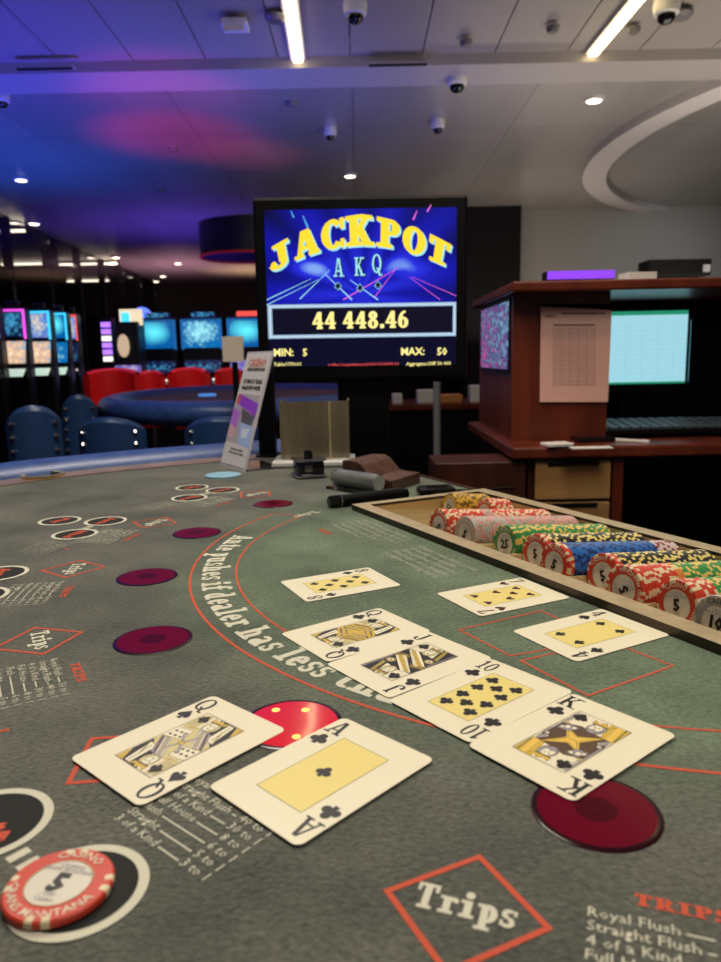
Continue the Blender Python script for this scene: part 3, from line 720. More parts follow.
# printed layout
Z1, Z2 = .00025, .0005
def polar(fr, phi, c=CEN):
    er = Vector((math.cos(math.radians(phi)), math.sin(math.radians(phi)), 0)); et = Vector((-er.y, er.x, 0))
    return lambda u, v, z=Z1: tuple(c+er*(fr[1]-v)+et*(fr[0]+u)+Vector((0, 0, z)))
pay_lines = [('Royal Flush', '50 to 1'), ('Straight Flush', '40 to 1'), ('4 of a Kind', '30 to 1'), ('Full House', '8 to 1'), ('Flush', '6 to 1'), ('Straight', '5 to 1'), ('3 of a Kind', '3 to 1')]
def pay_table(f, head, lines, names_w=.055, w=ink_white, lh=.0066, sz=.0070):
    """f maps (u to the right, v up) from the head line's centre"""
    b = MB(); b.flat(slab(head, .0060, .26, 1.35), lambda u, v: f(u+names_w/2+.001, v), ink_red)
    for i, (a, c) in enumerate(lines):
        y = -.0105-i*lh
        P = sans(a, sz*.96, 'l', .0); Q = sans(c, sz*.96, 'r', .0)
        b.flat(P, lambda u, v: f(u, v+y), w); b.flat(Q, lambda u, v: f(u+names_w, v+y), w)
        x0 = max(p[0] for q in P for p in q)+.002; x1 = names_w+min(p[0] for q in Q for p in q)-.002
        b.flat([_q(x0, y+.0008, x1, y+.0016)], lambda u, v: f(u, v), w)
    return b.build('pay_table', felt_o)
for k, phi in enumerate(PHI):
    # trips diamond
    f = polar((-.0425, .5262), phi)
    b = MB(); b.flat(loop_line([(-.029, 0), (0, -.029), (.029, 0), (0, .029)], .0024), f, ink_red)
    b.flat(slab('Trips', .0128, .24, .88), lambda u, v: f(u, v-.0042), ink_white); b.build('trips_spot', felt_o)
    pay_table(polar((-.001, (.5055, .507, .513, .5185, .5185, .5185)[k]), phi), 'TRIPS', pay_lines, .061)
    if k > 0:
        b = MB()
        for (u0, r0, word) in ((-.0405, .592, 'Ante'), (.0275, .589, 'Blind'), (-.034, .652, 'Play')):
            f = polar((u0, r0), phi)
            b.flat([circ(0, 0, .0222)], f, ink_dark); b.flat(ringp(0, 0, .0215, .0255), lambda u, v: f(u, v, Z2), ink_white)
            if not (k == 1 and word == 'Blind'): b.flat(sans(word, .0165, 'c', .03), lambda u, v: f(u, v-.005, Z2), ink_red)
        f = polar((-.006, .594), phi)
        b.flat([_q(-.0065, -.0045, -.002, .0045), _q(.002, -.0045, .0065, .0045)] if True else [], f, ink_white)
        b.build('betting_circles', felt_o)
        if k in (2, 3, 4, 5):
            pay_table(polar((.063, .560), phi), 'BLIND', pay_lines[:6], .05, ink_pale)
# arc with its lettering
def arcp(r0, r1, a0, a1, n=90):
    return [[(r, a0+(a1-a0)*(i+e)/n) for r, e in ((r0, 0), (r1, 0), (r1, 1), (r0, 1))] for i in range(n)]
fa = lambda r, a, z=Z1: (ARC.x+r*math.cos(math.radians(a)), ARC.y+r*math.sin(math.radians(a)), z)
b = MB(); A0, A1 = 150.6, 318
b.flat(arcp(.4078, .4100, A0, A1), fa, ink_red); b.flat(arcp(.3668, .3686, A0, A1), fa, ink_red)
b.flat([[(.3668, A0), (.410, A0), (.410, A0+.3), (.3668, A0+.3)]], fa, ink_red); b.build('arc_band', felt_o)
def arc_text(txt, size, r, a_start, sx, w):
    P = slab(txt, size, w, sx, 'l', .045)
    b = MB(); b.flat(P, lambda u, v: fa(r-v, a_start+math.degrees(u/r)), ink_white); return b.build('arc_lettering', felt_o)
_w = slab('Ante pushes if dealer has less', .0255, .25, 1.0, 'l', .045)
_w = max(p[0] for q in _w for p in q)
arc_text('Ante pushes if dealer has less than a pair', .0255, .3990, 167.3, math.radians(226.6-167.3)*.399/_w, .25)
# dealer side: outlines for the cards and the small print
def quad_outline(px4, w=.0016):
    P = [G(x, y).to_2d() for x, y in px4]
    b = MB(); b.flat(loop_line(P, w), lambda u, v: (u, v, Z1), ink_red); b.build('card_outline', felt_o)
quad_outline([(459, 630), (541, 611), (603, 640), (510, 656)]); quad_outline([(521, 661), (607, 641), (673, 666), (588, 696)])
fd = lambda s, n: (lambda u, v, z=Z1: tuple(tp(s+u, n+v, z)))
f_dealer = lambda u, v: tuple(G(352, 543)+Vector((math.cos(-.95), math.sin(-.95), 0))*u+Vector((-math.sin(-.95), math.cos(-.95), 0))*v+Vector((0, 0, Z1)))
b = MB()
for i, (a, s_) in enumerate((('Royal Flush pays 500 to 1', 0), ('Straight Flush pays 50 to 1', 0), ('Four of a Kind pays 10 to 1', 0), ('Full House pays 3 to 1', .004), ('Flush pays 3 to 2', .004))):
    b.flat(sans(a, .0095, 'l', .01), lambda u, v, i=i, s_=s_: tuple(tp(.055+s_+u*1.15, -.022-.0105*i+v, Z1)), ink_pale)
    b.flat(sans(a[::-1].title(), .0095, 'l', .01), lambda u, v, i=i, s_=s_: tuple(tp(.205+s_+u*1.0, -.030-.0105*i+v, Z1)), ink_pale) if False else None
for i, a in enumerate(('Dealer must have a pair', 'or better to qualify', 'Ante pushes otherwise', 'Blind pays on a straight', 'or higher winning hand')):
    b.flat(sans(a, .0095, 'l', .01), lambda u, v, i=i: tuple(tp(.200+u*1.1, -.030-.0105*i+v, Z1)), ink_pale)
b.flat(sans('BLIND', .010, 'l', .03), lambda u, v: tuple(tp(.075+u, -.088+v, Z1)), ink_red); b.build('dealer_small_print', felt_o)
b = MB(); q = G(303, 514); f = polar((0, 0), 144.5, q); b.flat(slab('Trips', .013, .2), lambda u, v: f(u, v), ink_white); b.build('spot_lettering', felt_o)
# blue plastic marker and the gold cup holder
b = MB(); b.lathe([(.030, 0), (.030, .0025), (.028, .0032), (.001, .0032)], mat('pale_blue_plastic', (.25, .48, .62), .35), 40)
tag(b.build('dealer_button'), 'flat pale blue disc lying on the felt by the foot of the flyer', 'marker disc').location = G(223, 476)
cpos = G(43, 477)
t = thing('cup_holder', 'gold rimmed round holder sunk in the wooden trim at the left', 'cup holder', (cpos.x, cpos.y, .0016))
b = MB(); b.lathe([(.028, 0), (.036, 0), (.036, .004), (.028, .004)], mat('gold', (.75, .55, .18), .22, metal=1), 40, close=True); b.build('rim', t, True)
b = MB(); b.lathe([(.028, .0005), (.001, .0005)], black_gloss, 32, cap=False); b.build('well', t)

# ------------------------------------------------------------------ playing cards
CW, CH = .063, .088
def club(cx, cy, s, flip=1):
    P = [circ(cx-.27*s, cy-.08*s*flip, .25*s, 16), circ(cx+.27*s, cy-.08*s*flip, .25*s, 16), circ(cx, cy+.27*s*flip, .25*s, 16)]
    P.append([(cx-.06*s, cy+.1*s*flip), (cx+.06*s, cy+.1*s*flip), (cx+.16*s, cy-.5*s*flip), (cx-.16*s, cy-.5*s*flip)][::flip]); return union(P, 1e-6)
def spade(cx, cy, s, flip=1):
    pr = [(0, .52), (.16, .30), (.36, .08), (.44, -.08), (.40, -.24), (.27, -.31), (.12, -.26), (.05, -.16)]
    pr = pr+[(-x, y) for x, y in pr[::-1][:-1]]
    P = [[(cx, cy)]+[(cx+x*s, cy+y*s*flip) for x, y in (pr[i], pr[(i+1) % len(pr)])][::-flip] for i in range(len(pr))]
    P.append([(cx-.04*s, cy-.1*s*flip), (cx+.04*s, cy-.1*s*flip), (cx+.17*s, cy-.5*s*flip), (cx-.17*s, cy-.5*s*flip)][::flip]); return union(P, 1e-6)
def heart(cx, cy, s, flip=1):
    
    pr = [(0, .45), (.16, .24), (.36, .0), (.44, -.16), (.40, -.32), (.27, -.40), (.12, -.35), (0, -.20)]
    pr = pr+[(-x, y) for x, y in pr[1:-1][::-1]]
    P = [[(cx, cy)]+[(cx-x*s, cy-y*s*flip) for x, y in (pr[i], pr[(i+1) % len(pr)])] for i in range(len(pr))]
    return union(P, 1e-6)
def ring_poly(P): return P
def court(b, kind, Zc, suit):
    """two-way court figure inside the frame; drawn for the upper half and turned for the lower"""
    lev = [0]
    A, K, Gy, Wt, Br = card_gold, card_black, card_grey, card_white, card_brown
    Ol, St, Am = mat('card_olive', (.36, .27, .05), .4), mat('card_straw', (.62, .54, .25), .4), mat('card_amber', (.80, .52, .10), .4)
    def put(q, m, line=0.0):
        if line:
            cx, cy = sum(p[0] for p in q)/len(q), sum(p[1] for p in q)/len(q)
            put([(x+(x-cx)/max(.5, math.hypot(x-cx, y-cy))*line, y+(y-cy)/max(.5, math.hypot(x-cx, y-cy))*line) for x, y in q], K)
        for sgn in (1, -1):
            lev[0] += 1
            b.flat([[(max(-15.3, min(15.3, sgn*x)), max(-28, min(28, sgn*y))) for x, y in q]], lambda u, v: (u/1000, v/1000, Zc+lev[0]*1.1e-6), m)
    def oval(cx, cy, rx, ry, rot=0.0, n=18):
        c, s_ = math.cos(rot), math.sin(rot)
        return [(cx+rx*math.cos(2*PI*i/n)*c-ry*math.sin(2*PI*i/n)*s_, cy+rx*math.cos(2*PI*i/n)*s_+ry*math.sin(2*PI*i/n)*c) for i in range(n)]
    def bar(x0, y0, x1, y1, w):
        d = math.hypot(x1-x0, y1-y0); nx, ny = -(y1-y0)/d*w/2, (x1-x0)/d*w/2
        return [(x0+nx, y0+ny), (x0-nx, y0-ny), (x1-nx, y1-ny), (x1+nx, y1+ny)]
    def head(cx, cy, hair, crown, beard=False):
        put(oval(cx+.6, cy-.4, 4.6, 5.6, -.2), hair, .3)
        for i in range(4): put(bar(cx-3.4, cy-4+i*1.4, cx+4.6, cy-4.6+i*1.4, .25), K)
        put(oval(cx, cy, 3.1, 4.3, -.2), Wt, .25)
        put(bar(cx-1.9, cy+1.1, cx-.7, cy+1.2, .55), K); put(bar(cx+.8, cy+1.3, cx+2.0, cy+1.3, .55), K)
        put(bar(cx-.1, cy+1, cx-.5, cy-.7, .3), Br); put(bar(cx-1.0, cy-2.0, cx+.9, cy-1.9, .5), card_red)
        if beard: put([(cx-2.4, cy-2.4), (cx+2.4, cy-2.2), (cx+1.4, cy-5.6), (cx-1.2, cy-5.8)], hair, .25)
        put([(cx-4.2, cy+3.4), (cx+4.8, cy+4.0), (cx+6.6, cy+8.4), (cx+3.2, cy+6.2), (cx+1.0, cy+8.6), (cx-1.4, cy+6.0), (cx-4.6, cy+8)], crown, .3)
        put(bar(cx-4.0, cy+3.9, cx+4.7, cy+4.5, .8), Br)
    if kind == 'K':
        put([(4, 28), (15.3, 28), (15.3, 12), (8, 10)], A); put([(8, 28), (11, 28), (14, 12), (11, 11)], Am); put([(12.6, 28), (13.2, 28), (15, 14), (14.4, 14)], K)
        put([(-15.3, 1), (-14, 11), (-5, 15), (3, 13), (13, 12), (15.3, 3), (15.3, -1)], Br, .3)
        head(1.0, 18.4, Gy, A, True)
        put([(-4, 0), (-10, 9), (0, 4.4), (10.5, 13), (4, 0)], A, .35); put([(-2.4, .4), (-6.4, 6), (0, 2.6), (6.4, 8.6), (2.6, .2)], Am, .2)
        put([(-13.5, 5), (-11, 12), (-4.5, 12.4), (-6.6, 6)], Gy, .25)
        for x, y, r in ((-9.6, 9.2, 1.5), (-6.4, 10.6, 1.2), (-11.8, 7.6, 1.1), (11.6, 6.6, 1.3), (12.8, 3.6, 1.1)): put(oval(x, y, r, r), Wt, .3)
        put(bar(-14.4, -4, -14.4, 26.5, 1.0), Gy, .2); put(bar(-13.2, -4, -13.2, 26.5, .3), K); put(bar(-15.2, 13, -11.4, 13, .9), A, .2)
        put([(10.5, 8), (13.6, 12.6), (14.4, 8), (12, 4.6)], Gy, .25)
    elif kind == 'J':
        put([(2, 28), (15.3, 28), (15.3, 8), (8, 10)], K); put([(4, 28), (6.5, 28), (12.5, 12), (9.5, 11)], Ol)
        put([(-15.3, 13), (-6, 15), (8, 13), (15.3, 11), (15.3, -2), (-15.3, 2)], K)
        head(-1.2, 19.0, St, Ol)
        put([(-14, 12), (-8, 15), (13, 1), (8, -4)], Wt, .3); put([(-12, 12), (-9.6, 13.4), (11, .4), (8.8, -1.6)], A, .25)
        for i in range(8): put(bar(-11.4+i*2.7, 9.6-i*1.75, -9.0+i*2.7, 13.2-i*1.75, .5), Br)
        put(oval(9.4, 8, 3.6, 3.2), Ol, .3); put(oval(9.4, 8, 2.1, 1.9), Wt, .2); put(oval(9.4, 8, .9, .9), K)
        for i in range(3): put(bar(-15.2, 3-i*1.7, -6+i, 6.4-i*1.7, .7), A)
        put(bar(13.9, 2, 13.9, 27, .9), Gy, .2); put(bar(-14.3, 14, -14.3, 27, .6), St)
    else:
        put([(-3, 28), (15.3, 28), (15.3, 6), (5, 10)], K); put([(10, 28), (15.3, 28), (15.3, 18)], A); put([(-15.3, 26), (-9, 28), (-7, 14), (-15.3, 11)], St)
        for i in range(4): put(bar(-14.6+i*1.7, 14, -13.8+i*1.7, 26, .3), Br)
        put([(-15.3, 9), (-5, 14.5), (6, 13), (15.3, 6), (15.3, -6), (-15.3, -2)], A if suit is club else St, .3)
        head(-1.6, 19.6, St, A)
        put([(5, 27), (9, 27), (13, 9), (7, 10)], Wt, .25); put(bar(7.2, 26, 10, 11, .4), K)
        if suit is club:
            for q in (bar(-14, 8, -2, 13, 1.2), bar(0, 12, 13, 4.5, 1.2), bar(-15, 3, -1, 8, .9), bar(1, 7, 14.5, 0, .9), bar(-15, -1, 0, 4, .7)): put(q, Br)
            for i in range(6): put(bar(-12+i*2, 5+i*.7, -11+i*2, 9+i*.6, .3), K)
            for x, y, r in ((-8, 5, 1.9), (3.4, 9.6, 1.7), (8.6, 2, 1.8), (-3, 9.4, 1.3)): put(oval(x, y, r, r), St, .3); put(oval(x, y, r*.4, r*.4), Br)
        else:
            put([(-4, 14.5), (5.5, 14.5), (13.5, 3), (8.6, -1)], Gy, .3)
            for i in range(4): put(bar(-2.6+i*2, 14, 8.6+i*1.3, -.4+i*1, .55), A if i % 2 else Wt)
            put(bar(3.4, 13.8, 14.2, 1, 1.2), Br, .2); put([(-15.3, 9), (-5, 11), (-3, 2), (-15.3, -1.4)], Wt, .3)
            for i in range(3):
                for j in range(2): put(oval(-12.6+i*3.5, 1.9+j*4+i*.6, 1.05, .8), K)
            put(bar(-3, -8, 3, 8, 1.4), Gy, .25); put(bar(-7, 7, 6.4, -7, 1.2), Gy, .25); put(oval(0, 0, 1.6, 1.6), A, .3)
            put(bar(-14, 11.6, -6, 14.4, .8), A); put(bar(8, 20, 13.6, 9, .8), Ol)
ML = {'1': [(0, 0)], '4': [(-9, 19.7), (9, 19.7), (-9, -19.7), (9, -19.7)], '7': [(-9.2, 20.5), (9.2, 20.5), (-9.2, 0), (9.2, 0), (-9.2, -20.5), (9.2, -20.5), (0, 10.5)],
      '8': [(-9.2, 20.5), (9.2, 20.5), (-9.2, 0), (9.2, 0), (-9.2, -20.5), (9.2, -20.5), (0, 10.3), (0, -10.3)],
      '10': [(-9, 20), (9, 20), (-9, 6.6), (9, 6.6), (-9, -6.6), (9, -6.6), (-9, -20), (9, -20), (0, 13.2), (0, -13.2)]}
def card(rank, suit, x, y, th, z, label, ink=card_black):
    h = .00035; k_ = (EYE-z-h)/EYE
    t = thing('playing_card', label, 'playing card', (x*k_, y*k_, z), th-PI/2, 'cards dealt on the table')
    b = MB(); P = rrect(CW, CH, .0038); b.prism(P, 0, h, card_white); b.build('card_body', t)
    S = 1000.
    Zc = h+.00006
    b = MB(); f = lambda u, v: (u, v, Zc)
    panel = [(-.0155, -.0282), (.0155, -.0282), (.0155, .0282), (-.0155, .0282)]
    if rank not in 'KQJ':
        b.flat([panel], f, card_yellow); b.flat(loop_line(panel, .0003), lambda u, v: (u, v, Zc+.00004), card_line); pn = b.build('picture_panel', t, label='pale yellow panel')
        for (u, v) in ML['1' if rank == 'A' else rank]:
            b = MB(); b.flat(suit(u/S, v/S, .0084, 1 if v >= 0 else -1), lambda a, c: (a, c, Zc+.00008), ink); b.build('pip', pn)
    else:
        b.flat(loop_line(panel, .0003), lambda u, v: (u, v, Zc+.0003), card_line); court(b, rank, Zc, suit)
        b.flat(suit(-.0108, .0225, .0078), lambda u, v: (u, v, Zc+.00032), ink); b.flat([[(-a, -c) for a, c in q] for q in suit(-.0108, .0225, .0078)], lambda u, v: (u, v, Zc+.00032), ink)
        b.build('picture_panel', t, label='two-way court figure in a thin frame')
    for sgn in (1, -1):
        b = MB()
        R = slab(rank, .0132, .165, .95 if rank != '10' else .72, 'c', .06)
        b.flat(offs(R, -.0244, .0272), lambda u, v: (sgn*u, sgn*v, Zc), ink)
        b.flat(suit(-.0246, .0196, .0100), lambda u, v: (sgn*u, sgn*v, Zc), ink); b.build('corner_index', t)
    return t
card('8', spade, -.0200, .6178, .4540, .0004, 'eight of spades lying alone nearest the tip of the arc')
card('7', heart, .1143, .5763, .4561, .0004, 'seven card with dark heart shaped pips beside the chip tray rim', card_red)
card('4', spade, .1596, .4912, .4947, .0004, 'four of spades lying against the brass rim of the chip tray')
card('Q', club, -.0055, .5014, .6070, .0004, 'queen of clubs at the far end of the row of four')
card('J', club, .0296, .4494, .6557, .0007, 'jack of clubs between the queen and the ten in the row')
card('10', club, .0677, .3981, .6812, .0010, 'ten of clubs between the jack and the king in the row')
card('K', club, .1056, .3468, .6722, .0014, 'king of clubs at the near end of the row, on a dark red sensor')
card('Q', spade, -.0953, .3516, .8409, .0013, 'queen of spades lying partly on the glowing red sensor')
card('A', club, -.0201, .3219, .7955, .0013, 'ace of clubs with one club on a yellow panel beside the glowing sensor')

# ------------------------------------------------------------------ chip tray and chips
tray = thing('chip_tray', 'brass coloured chip tray sunk in the felt at the right', 'chip tray')
SK = [.031, .073, .152, .196, .2455, .2905, .3315, .3745, .4150, .4610, .5030, .547, .591, .628]
ZC, CR, CHH = .0045, .0197, .0038
TILT = math.radians(6.5); AX = TN*math.cos(TILT)-Vector((0, 0, math.sin(TILT)))     # the channels dip towards the dealer
b = MB()
for (s0, s1, n0, n1) in ((-.004, .655, -.0055, .0135), (-.004, .655, .184, .2035), (-.004, .010, .0135, .184), (.641, .655, .0135, .184)):
    b.prism([tp(s0, n0)[:2], tp(s1, n0)[:2], tp(s1, n1)[:2], tp(s0, n1)[:2]], .0, .0075, brass, mat('dark_bronze', (.06, .045, .03), .4, metal=.6))
b.build('rim', tray)
b = MB()
def scallop(s):
    d = min(abs(s-k) for k in SK+[.1125]); return max(-.024, ZC-math.sqrt(max(0, (CR+.0012)**2-d*d))) if d < CR else ZC-.004
NS = 420
b.grid(lambda u, v: tuple(tp(.010+u*.631, .0135+v*.1705, min(scallop(.010+u*.631), -.001)-(v*.1705-.0215)*math.tan(TILT))), NS, 2, brass_in)
b.build('channel_bed', tray)
b = MB()
for n0, n1 in ((.0135, .0145), (.183, .184)):
    b.prism([tp(.010, n0)[:2], tp(.641, n0)[:2], tp(.641, n1)[:2], tp(.010, n1)[:2]], -.045, .004, brass_in)
for s0, s1 in ((.009, .0105), (.6405, .642)):
    b.prism([tp(s0, .0135)[:2], tp(s1, .0135)[:2], tp(s1, .184)[:2], tp(s0, .184)[:2]], -.045, .004, brass_in)
b.build('end_wall', tray)
cream = mat('chip_cream', (.70, .62, .45), .45)
inlay_m = mat('chip_inlay', (.66, .62, .52), .4)
CC = dict(yellow=(.62, .36, .03), red=(.58, .045, .018), grey=(.46, .40, .35), pink=(.60, .30, .26), green=(.03, .25, .06), black=(.012, .012, .013), blue=(.022, .14, .46), orange=(.65, .22, .03), white=(.62, .50, .46), silver=(.30, .28, .27))
SPOT = dict(yellow=(.16, .09, .02), red=(.72, .60, .38), grey=(.62, .25, .22), pink=(.25, .30, .22), green=(.72, .50, .12), black=(.74, .60, .18), blue=(.008, .035, .17), orange=(.70, .6, .3), white=(.20, .02, .02), silver=(.45, .38, .3))
chip_mesh = {}
def chip_proto(color, bars=(0, 1, 4, 6)):
    key = (color, bars)
    if key in chip_mesh: return chip_mesh[key]
    cm = mat('chip_'+color, CC[color], .42); sm = mat('chip_spot_'+color, SPOT[color], .42)
    b = MB(); N = 40; R = CR; h = CHH-.00025
    prof = [(R*.62, 0), (R*.84, 0), (R-.0007, 0), (R, -.0007), (R, -h+.0007), (R-.0007, -h), (R*.62, -h)]
    n = len(prof); vs = []
    for k in range(N):
        a = 2*PI*k/N; vs += [(r*math.cos(a), r*math.sin(a), z) for r, z in prof]
    for k in range(N):
        k2 = (k+1) % N; m = sm if (k % 10) in bars else cm
        b.add([vs[k*n+i] for i in range(n)]+[vs[k2*n+i] for i in range(n)], [(0, 1, 1+n, n)], cm)
        b.add([vs[k*n+i] for i in range(n)]+[vs[k2*n+i] for i in range(n)], [(i, i+n, i+1+n, i+1)[::-1] for i in range(1, n-1)], m if k % 10 in bars else cm)
    b.add([(R*.62*math.cos(2*PI*k/N), R*.62*math.sin(2*PI*k/N), 0) for k in range(N)], [list(range(N))], inlay_m)
    b.add([(R*.62*math.cos(2*PI*k/N), R*.62*math.sin(2*PI*k/N), -h) for k in range(N)], [list(range(N-1, -1, -1))], inlay_m)
    o = b.build('poker_chip', smooth=True)
    chip_mesh[key] = o
    COL.objects.unlink(o)
    return o
def face_print(parent, value, ringcol, small=True):
    z = .0003; f = lambda u, v: (u, v, z)
    b = MB(); R = CR
    b.flat(sans(value, .0125, 'c', .045), lambda u, v: f(u, v-.0042), card_black)
    b.flat(sans('CASINO', .0030, 'c', .01), lambda u, v: f(u, v+.0078), card_grey); b.flat(sans('CRANS MONTANA', .0026, 'c', .01), lambda u, v: f(u, v+.0056), card_grey)
    b.flat(sans('- CHF -', .0026, 'c', .01), lambda u, v: f(u, v-.0068), card_grey); b.flat(sans('Casino', .0030, 'c', .01), lambda u, v: f(u, v-.0095), card_grey)
    b.build('inlay_print', parent)
    b = MB(); b.flat(ringp(0, 0, R*.60, R*.625, 40), f, mat('chip_ring_line', (.5, .25, .1), .4))
    def bent(text, size, amid, inward):
        P = sans(text, size, 'c', .01)
        for q in P:
            pts = []
            for u, v in q:
                if not inward: r = R*.70+v; a = amid-u/(R*.78)
                else: r = R*.90-v; a = amid+u/(R*.8)
                pts.append((r*math.cos(a), r*math.sin(a), z))
            b.add(pts, [list(range(len(pts)))], ringcol)
    bent('CASINO', .0056, PI/2, False); bent('CRANS MONTANA', .0050, -PI/2, True)
    b.build('ring_lettering', parent)
def chip_at(color, s, n, spin, name_label, group, facing=None):
    base = chip_proto(color, (0, 1, 4, 6) if color not in ('grey', 'pink') else (0, 5)); c = base.copy(); COL.objects.link(c)
    zx = -AX                                                     # the printed face looks to the players
    x_ = Vector((0, 0, 1)).cross(zx).normalized(); y_ = zx.cross(x_)
    M = Matrix(((x_.x, y_.x, zx.x, 0), (x_.y, y_.y, zx.y, 0), (x_.z, y_.z, zx.z, 0), (0, 0, 0, 1)))
    p = tp(s, .035, ZC)+AX*(n-.035)
    c.matrix_world = Matrix.Translation(p) @ M @ Matrix.Rotation(spin, 4, 'Z')
    tag(c, name_label, 'poker chip', group); c.name = 'poker_chip'
    return c
ROWS = [  # s index, front n, list of (colour, count), face value, front label
    (0, .122, [('yellow', 15)], '50'), (1, .148, [('red', 9)], '5'), (2, .026, [('red', 14), ('pink', 4), ('red', 22)], '5'), (3, .031, [('grey', 2), ('pink', 1), ('grey', 3), ('pink', 2), ('grey', 4), ('pink', 3), ('grey', 2), ('pink', 22)], '5'),
    (4, .046, [('green', 35)], '25'), (5, .048, [('red', 2), ('black', 33)], '5'), (6, .035, [('red', 2), ('blue', 29), ('white', 8)], '5'),
    (7, .052, [('red', 2), ('black', 32)], '5'), (8, .034, [('red', 12), ('orange', 2), ('green', 22)], '5'), (9, .041, [('red', 7), ('green', 12)], '5'), (10, .031, [('silver', 6)], '10')]
ROWTXT = {0: 'the yellow row', 1: 'the short far red row', 2: 'the long far red row', 3: 'the grey row', 4: 'the green row', 5: 'the black row behind blue', 6: 'the blue row', 7: 'the black row before blue', 8: 'the red and green row', 9: 'the last red row', 10: 'the last grey row'}
COLTXT = dict(yellow='yellow chip with dark spots', red='red chip with cream spots', grey='grey chip with pink spots', pink='pale pink chip', green='green chip with yellow spots', black='black chip with yellow spots', blue='blue chip with dark spots', orange='orange chip', white='white chip with dark red spots', silver='grey chip')
for (k, n0, segs, val) in ROWS:
    n = n0; first = True
    for color, cnt in segs:
        for i in range(cnt):
            if first:
                c = chip_at(color, SK[k], n, random.uniform(-.5, .5) if k not in (2, 8) else 2.2, 'front %s with printed face in %s' % (COLTXT[color], ROWTXT[k]), None)
                face_print(c, val, cream if color != 'silver' else card_black)
            else:
                chip_at(color, SK[k]+random.uniform(-.0003, .0003), n, random.uniform(0, 6.28), '%s on edge in %s of tray' % (COLTXT[color], ROWTXT[k]), '%s chips of %s' % (color, ROWTXT[k]))
            n += CHH; first = False
# the chip on the betting circle
cp = G(59, 884, CHH)
o = chip_proto('red', (0, 2)).copy(); COL.objects.link(o); o.name = 'poker_chip'
tag(o, 'red five chip with cream edge spots lying flat in the white ringed circle', 'poker chip')
o.location = (cp.x, cp.y, CHH+.0006); o.rotation_euler = (0, 0, math.radians(-14))
face_print(o, '5', cream)

# ------------------------------------------------------------------ things at the dealer's end of the table
# leaning flyer in an acrylic holder
A_, B_ = G(220, 464), G(244, 472)
ZF = .255
C_ = D(273, 351, 1.36); 
ux = (B_-A_).normalized(); wf = .088
vt = (C_-B_); hf = vt.length
nrm = ux.cross(vt).normalized()
t = thing('flyer_holder', 'clear acrylic stand with a leaning casino flyer printed in red and violet', 'flyer', tuple(A_))
def fl(u, v, w=0.0): return tuple(ux*(u*wf)+vt*v+nrm*w)
wf = (B_-A_).length
if nrm.y > 0: nrm = -nrm
b = MB(); 
def slab_box(b, u0, u1, v0, v1, w0, w1, m):
    vs = [fl(u, v, w) for w in (w0, w1) for u, v in ((u0, v0), (u1, v0), (u1, v1), (u0, v1))]
    b.add(vs, [(3, 2, 1, 0), (4, 5, 6, 7), (0, 1, 5, 4), (1, 2, 6, 5), (2, 3, 7, 6), (3, 0, 4, 7)], m)
slab_box(b, 0, 1, 0, 1, -.0030, 0, milky); b.build('acrylic_front', t)
flyer_m = mat('flyer_paper', (.60, .57, .60), .5)
b = MB(); slab_box(b, .03, .97, .02, .98, .0002, .0008, flyer_m)
fm = lambda u, v: fl(u, v, .0011)
for q_, c_, nm in (([(.02, .20), (.95, .20), (.95, .62), (.05, .62)], (.40, .37, .44), 'flyer_haze'), ([(.15, .62), (.95, .55), (.95, .44), (.15, .53)], (.28, .06, .62), 'flyer_violet'),
                ([(.02, .50), (.35, .46), (.30, .30), (.02, .36)], (.42, .16, .66), 'flyer_lilac'), ([(.35, .50), (.95, .44), (.85, .36), (.45, .38)], (.10, .10, .13), 'flyer_dark'),
                ([(.45, .38), (.95, .36), (.98, .18), (.52, .20)], (.34, .46, .80), 'flyer_blue'), ([(.55, .33), (.85, .34), (.80, .26), (.60, .25)], (.62, .68, .85), 'flyer_pale'), ([(.02, .36), (.28, .32), (.24, .24), (.02, .25)], (.60, .38, .42), 'flyer_pink'), ([(.10, .62), (.22, .60), (.18, .52), (.06, .54)], (.62, .10, .12), 'flyer_red')):
    b.flat([q_], lambda u, v, k_=len(b.f): fl(u, v, .0009+k_*4e-6), mat(nm, c_, .45))
def put_text(b, text, u, v, size, m, bold=.03, sxx=1.0):
    b.flat(sans(text, 1, 'c', bold), lambda x, y: fl(u+x*size/wf*sxx, v+y*size/hf, .0013), m)
put_text(b, 'CASINO', .54, .865, .0225, ink_red, .02); put_text(b, 'CRANS-MONTANA', .54, .825, .0100, card_black)
put_text(b, 'ULTIMATE TEXAS', .52, .715, .0120, card_black); put_text(b, "HOLD'EM POKER", .52, .660, .0120, card_black)
put_text(b, 'Information at the table', .55, .145, .0062, card_black); put_text(b, 'Ask the dealer for the rules', .55, .115, .0062, card_black)
b.build('flyer_sheet', t)
b = MB(); Pb = [fl(0, 0, -.003), fl(1, 0, -.003)]
bk = Vector((-ux.y, ux.x, 0));  bk = bk if bk.y > 0 else -bk
Q = [Vector(Pb[0]), Vector(Pb[1]), Vector(Pb[1])+bk*.07, Vector(Pb[0])+bk*.07]
b.prism([(p.x, p.y) for p in Q], .0005, .0035, acrylic); b.build('acrylic_foot', t)
# black upright card reader behind the flyer
pr = D(266, 466, 1.44)
t = thing('black_stand', 'slim black upright box between the flyer and the metal plate', 'stand', (D(267, 420, 1.47).x, 1.47, .0005))
b = MB(); b.box((0, 0, .10), (.034, .03, .20), black_plastic, bev=.003); b.build('column', t)
b = MB(); b.box((0, 0, .003), (.045, .045, .005), black_plastic, bev=.001); b.build('base', t)
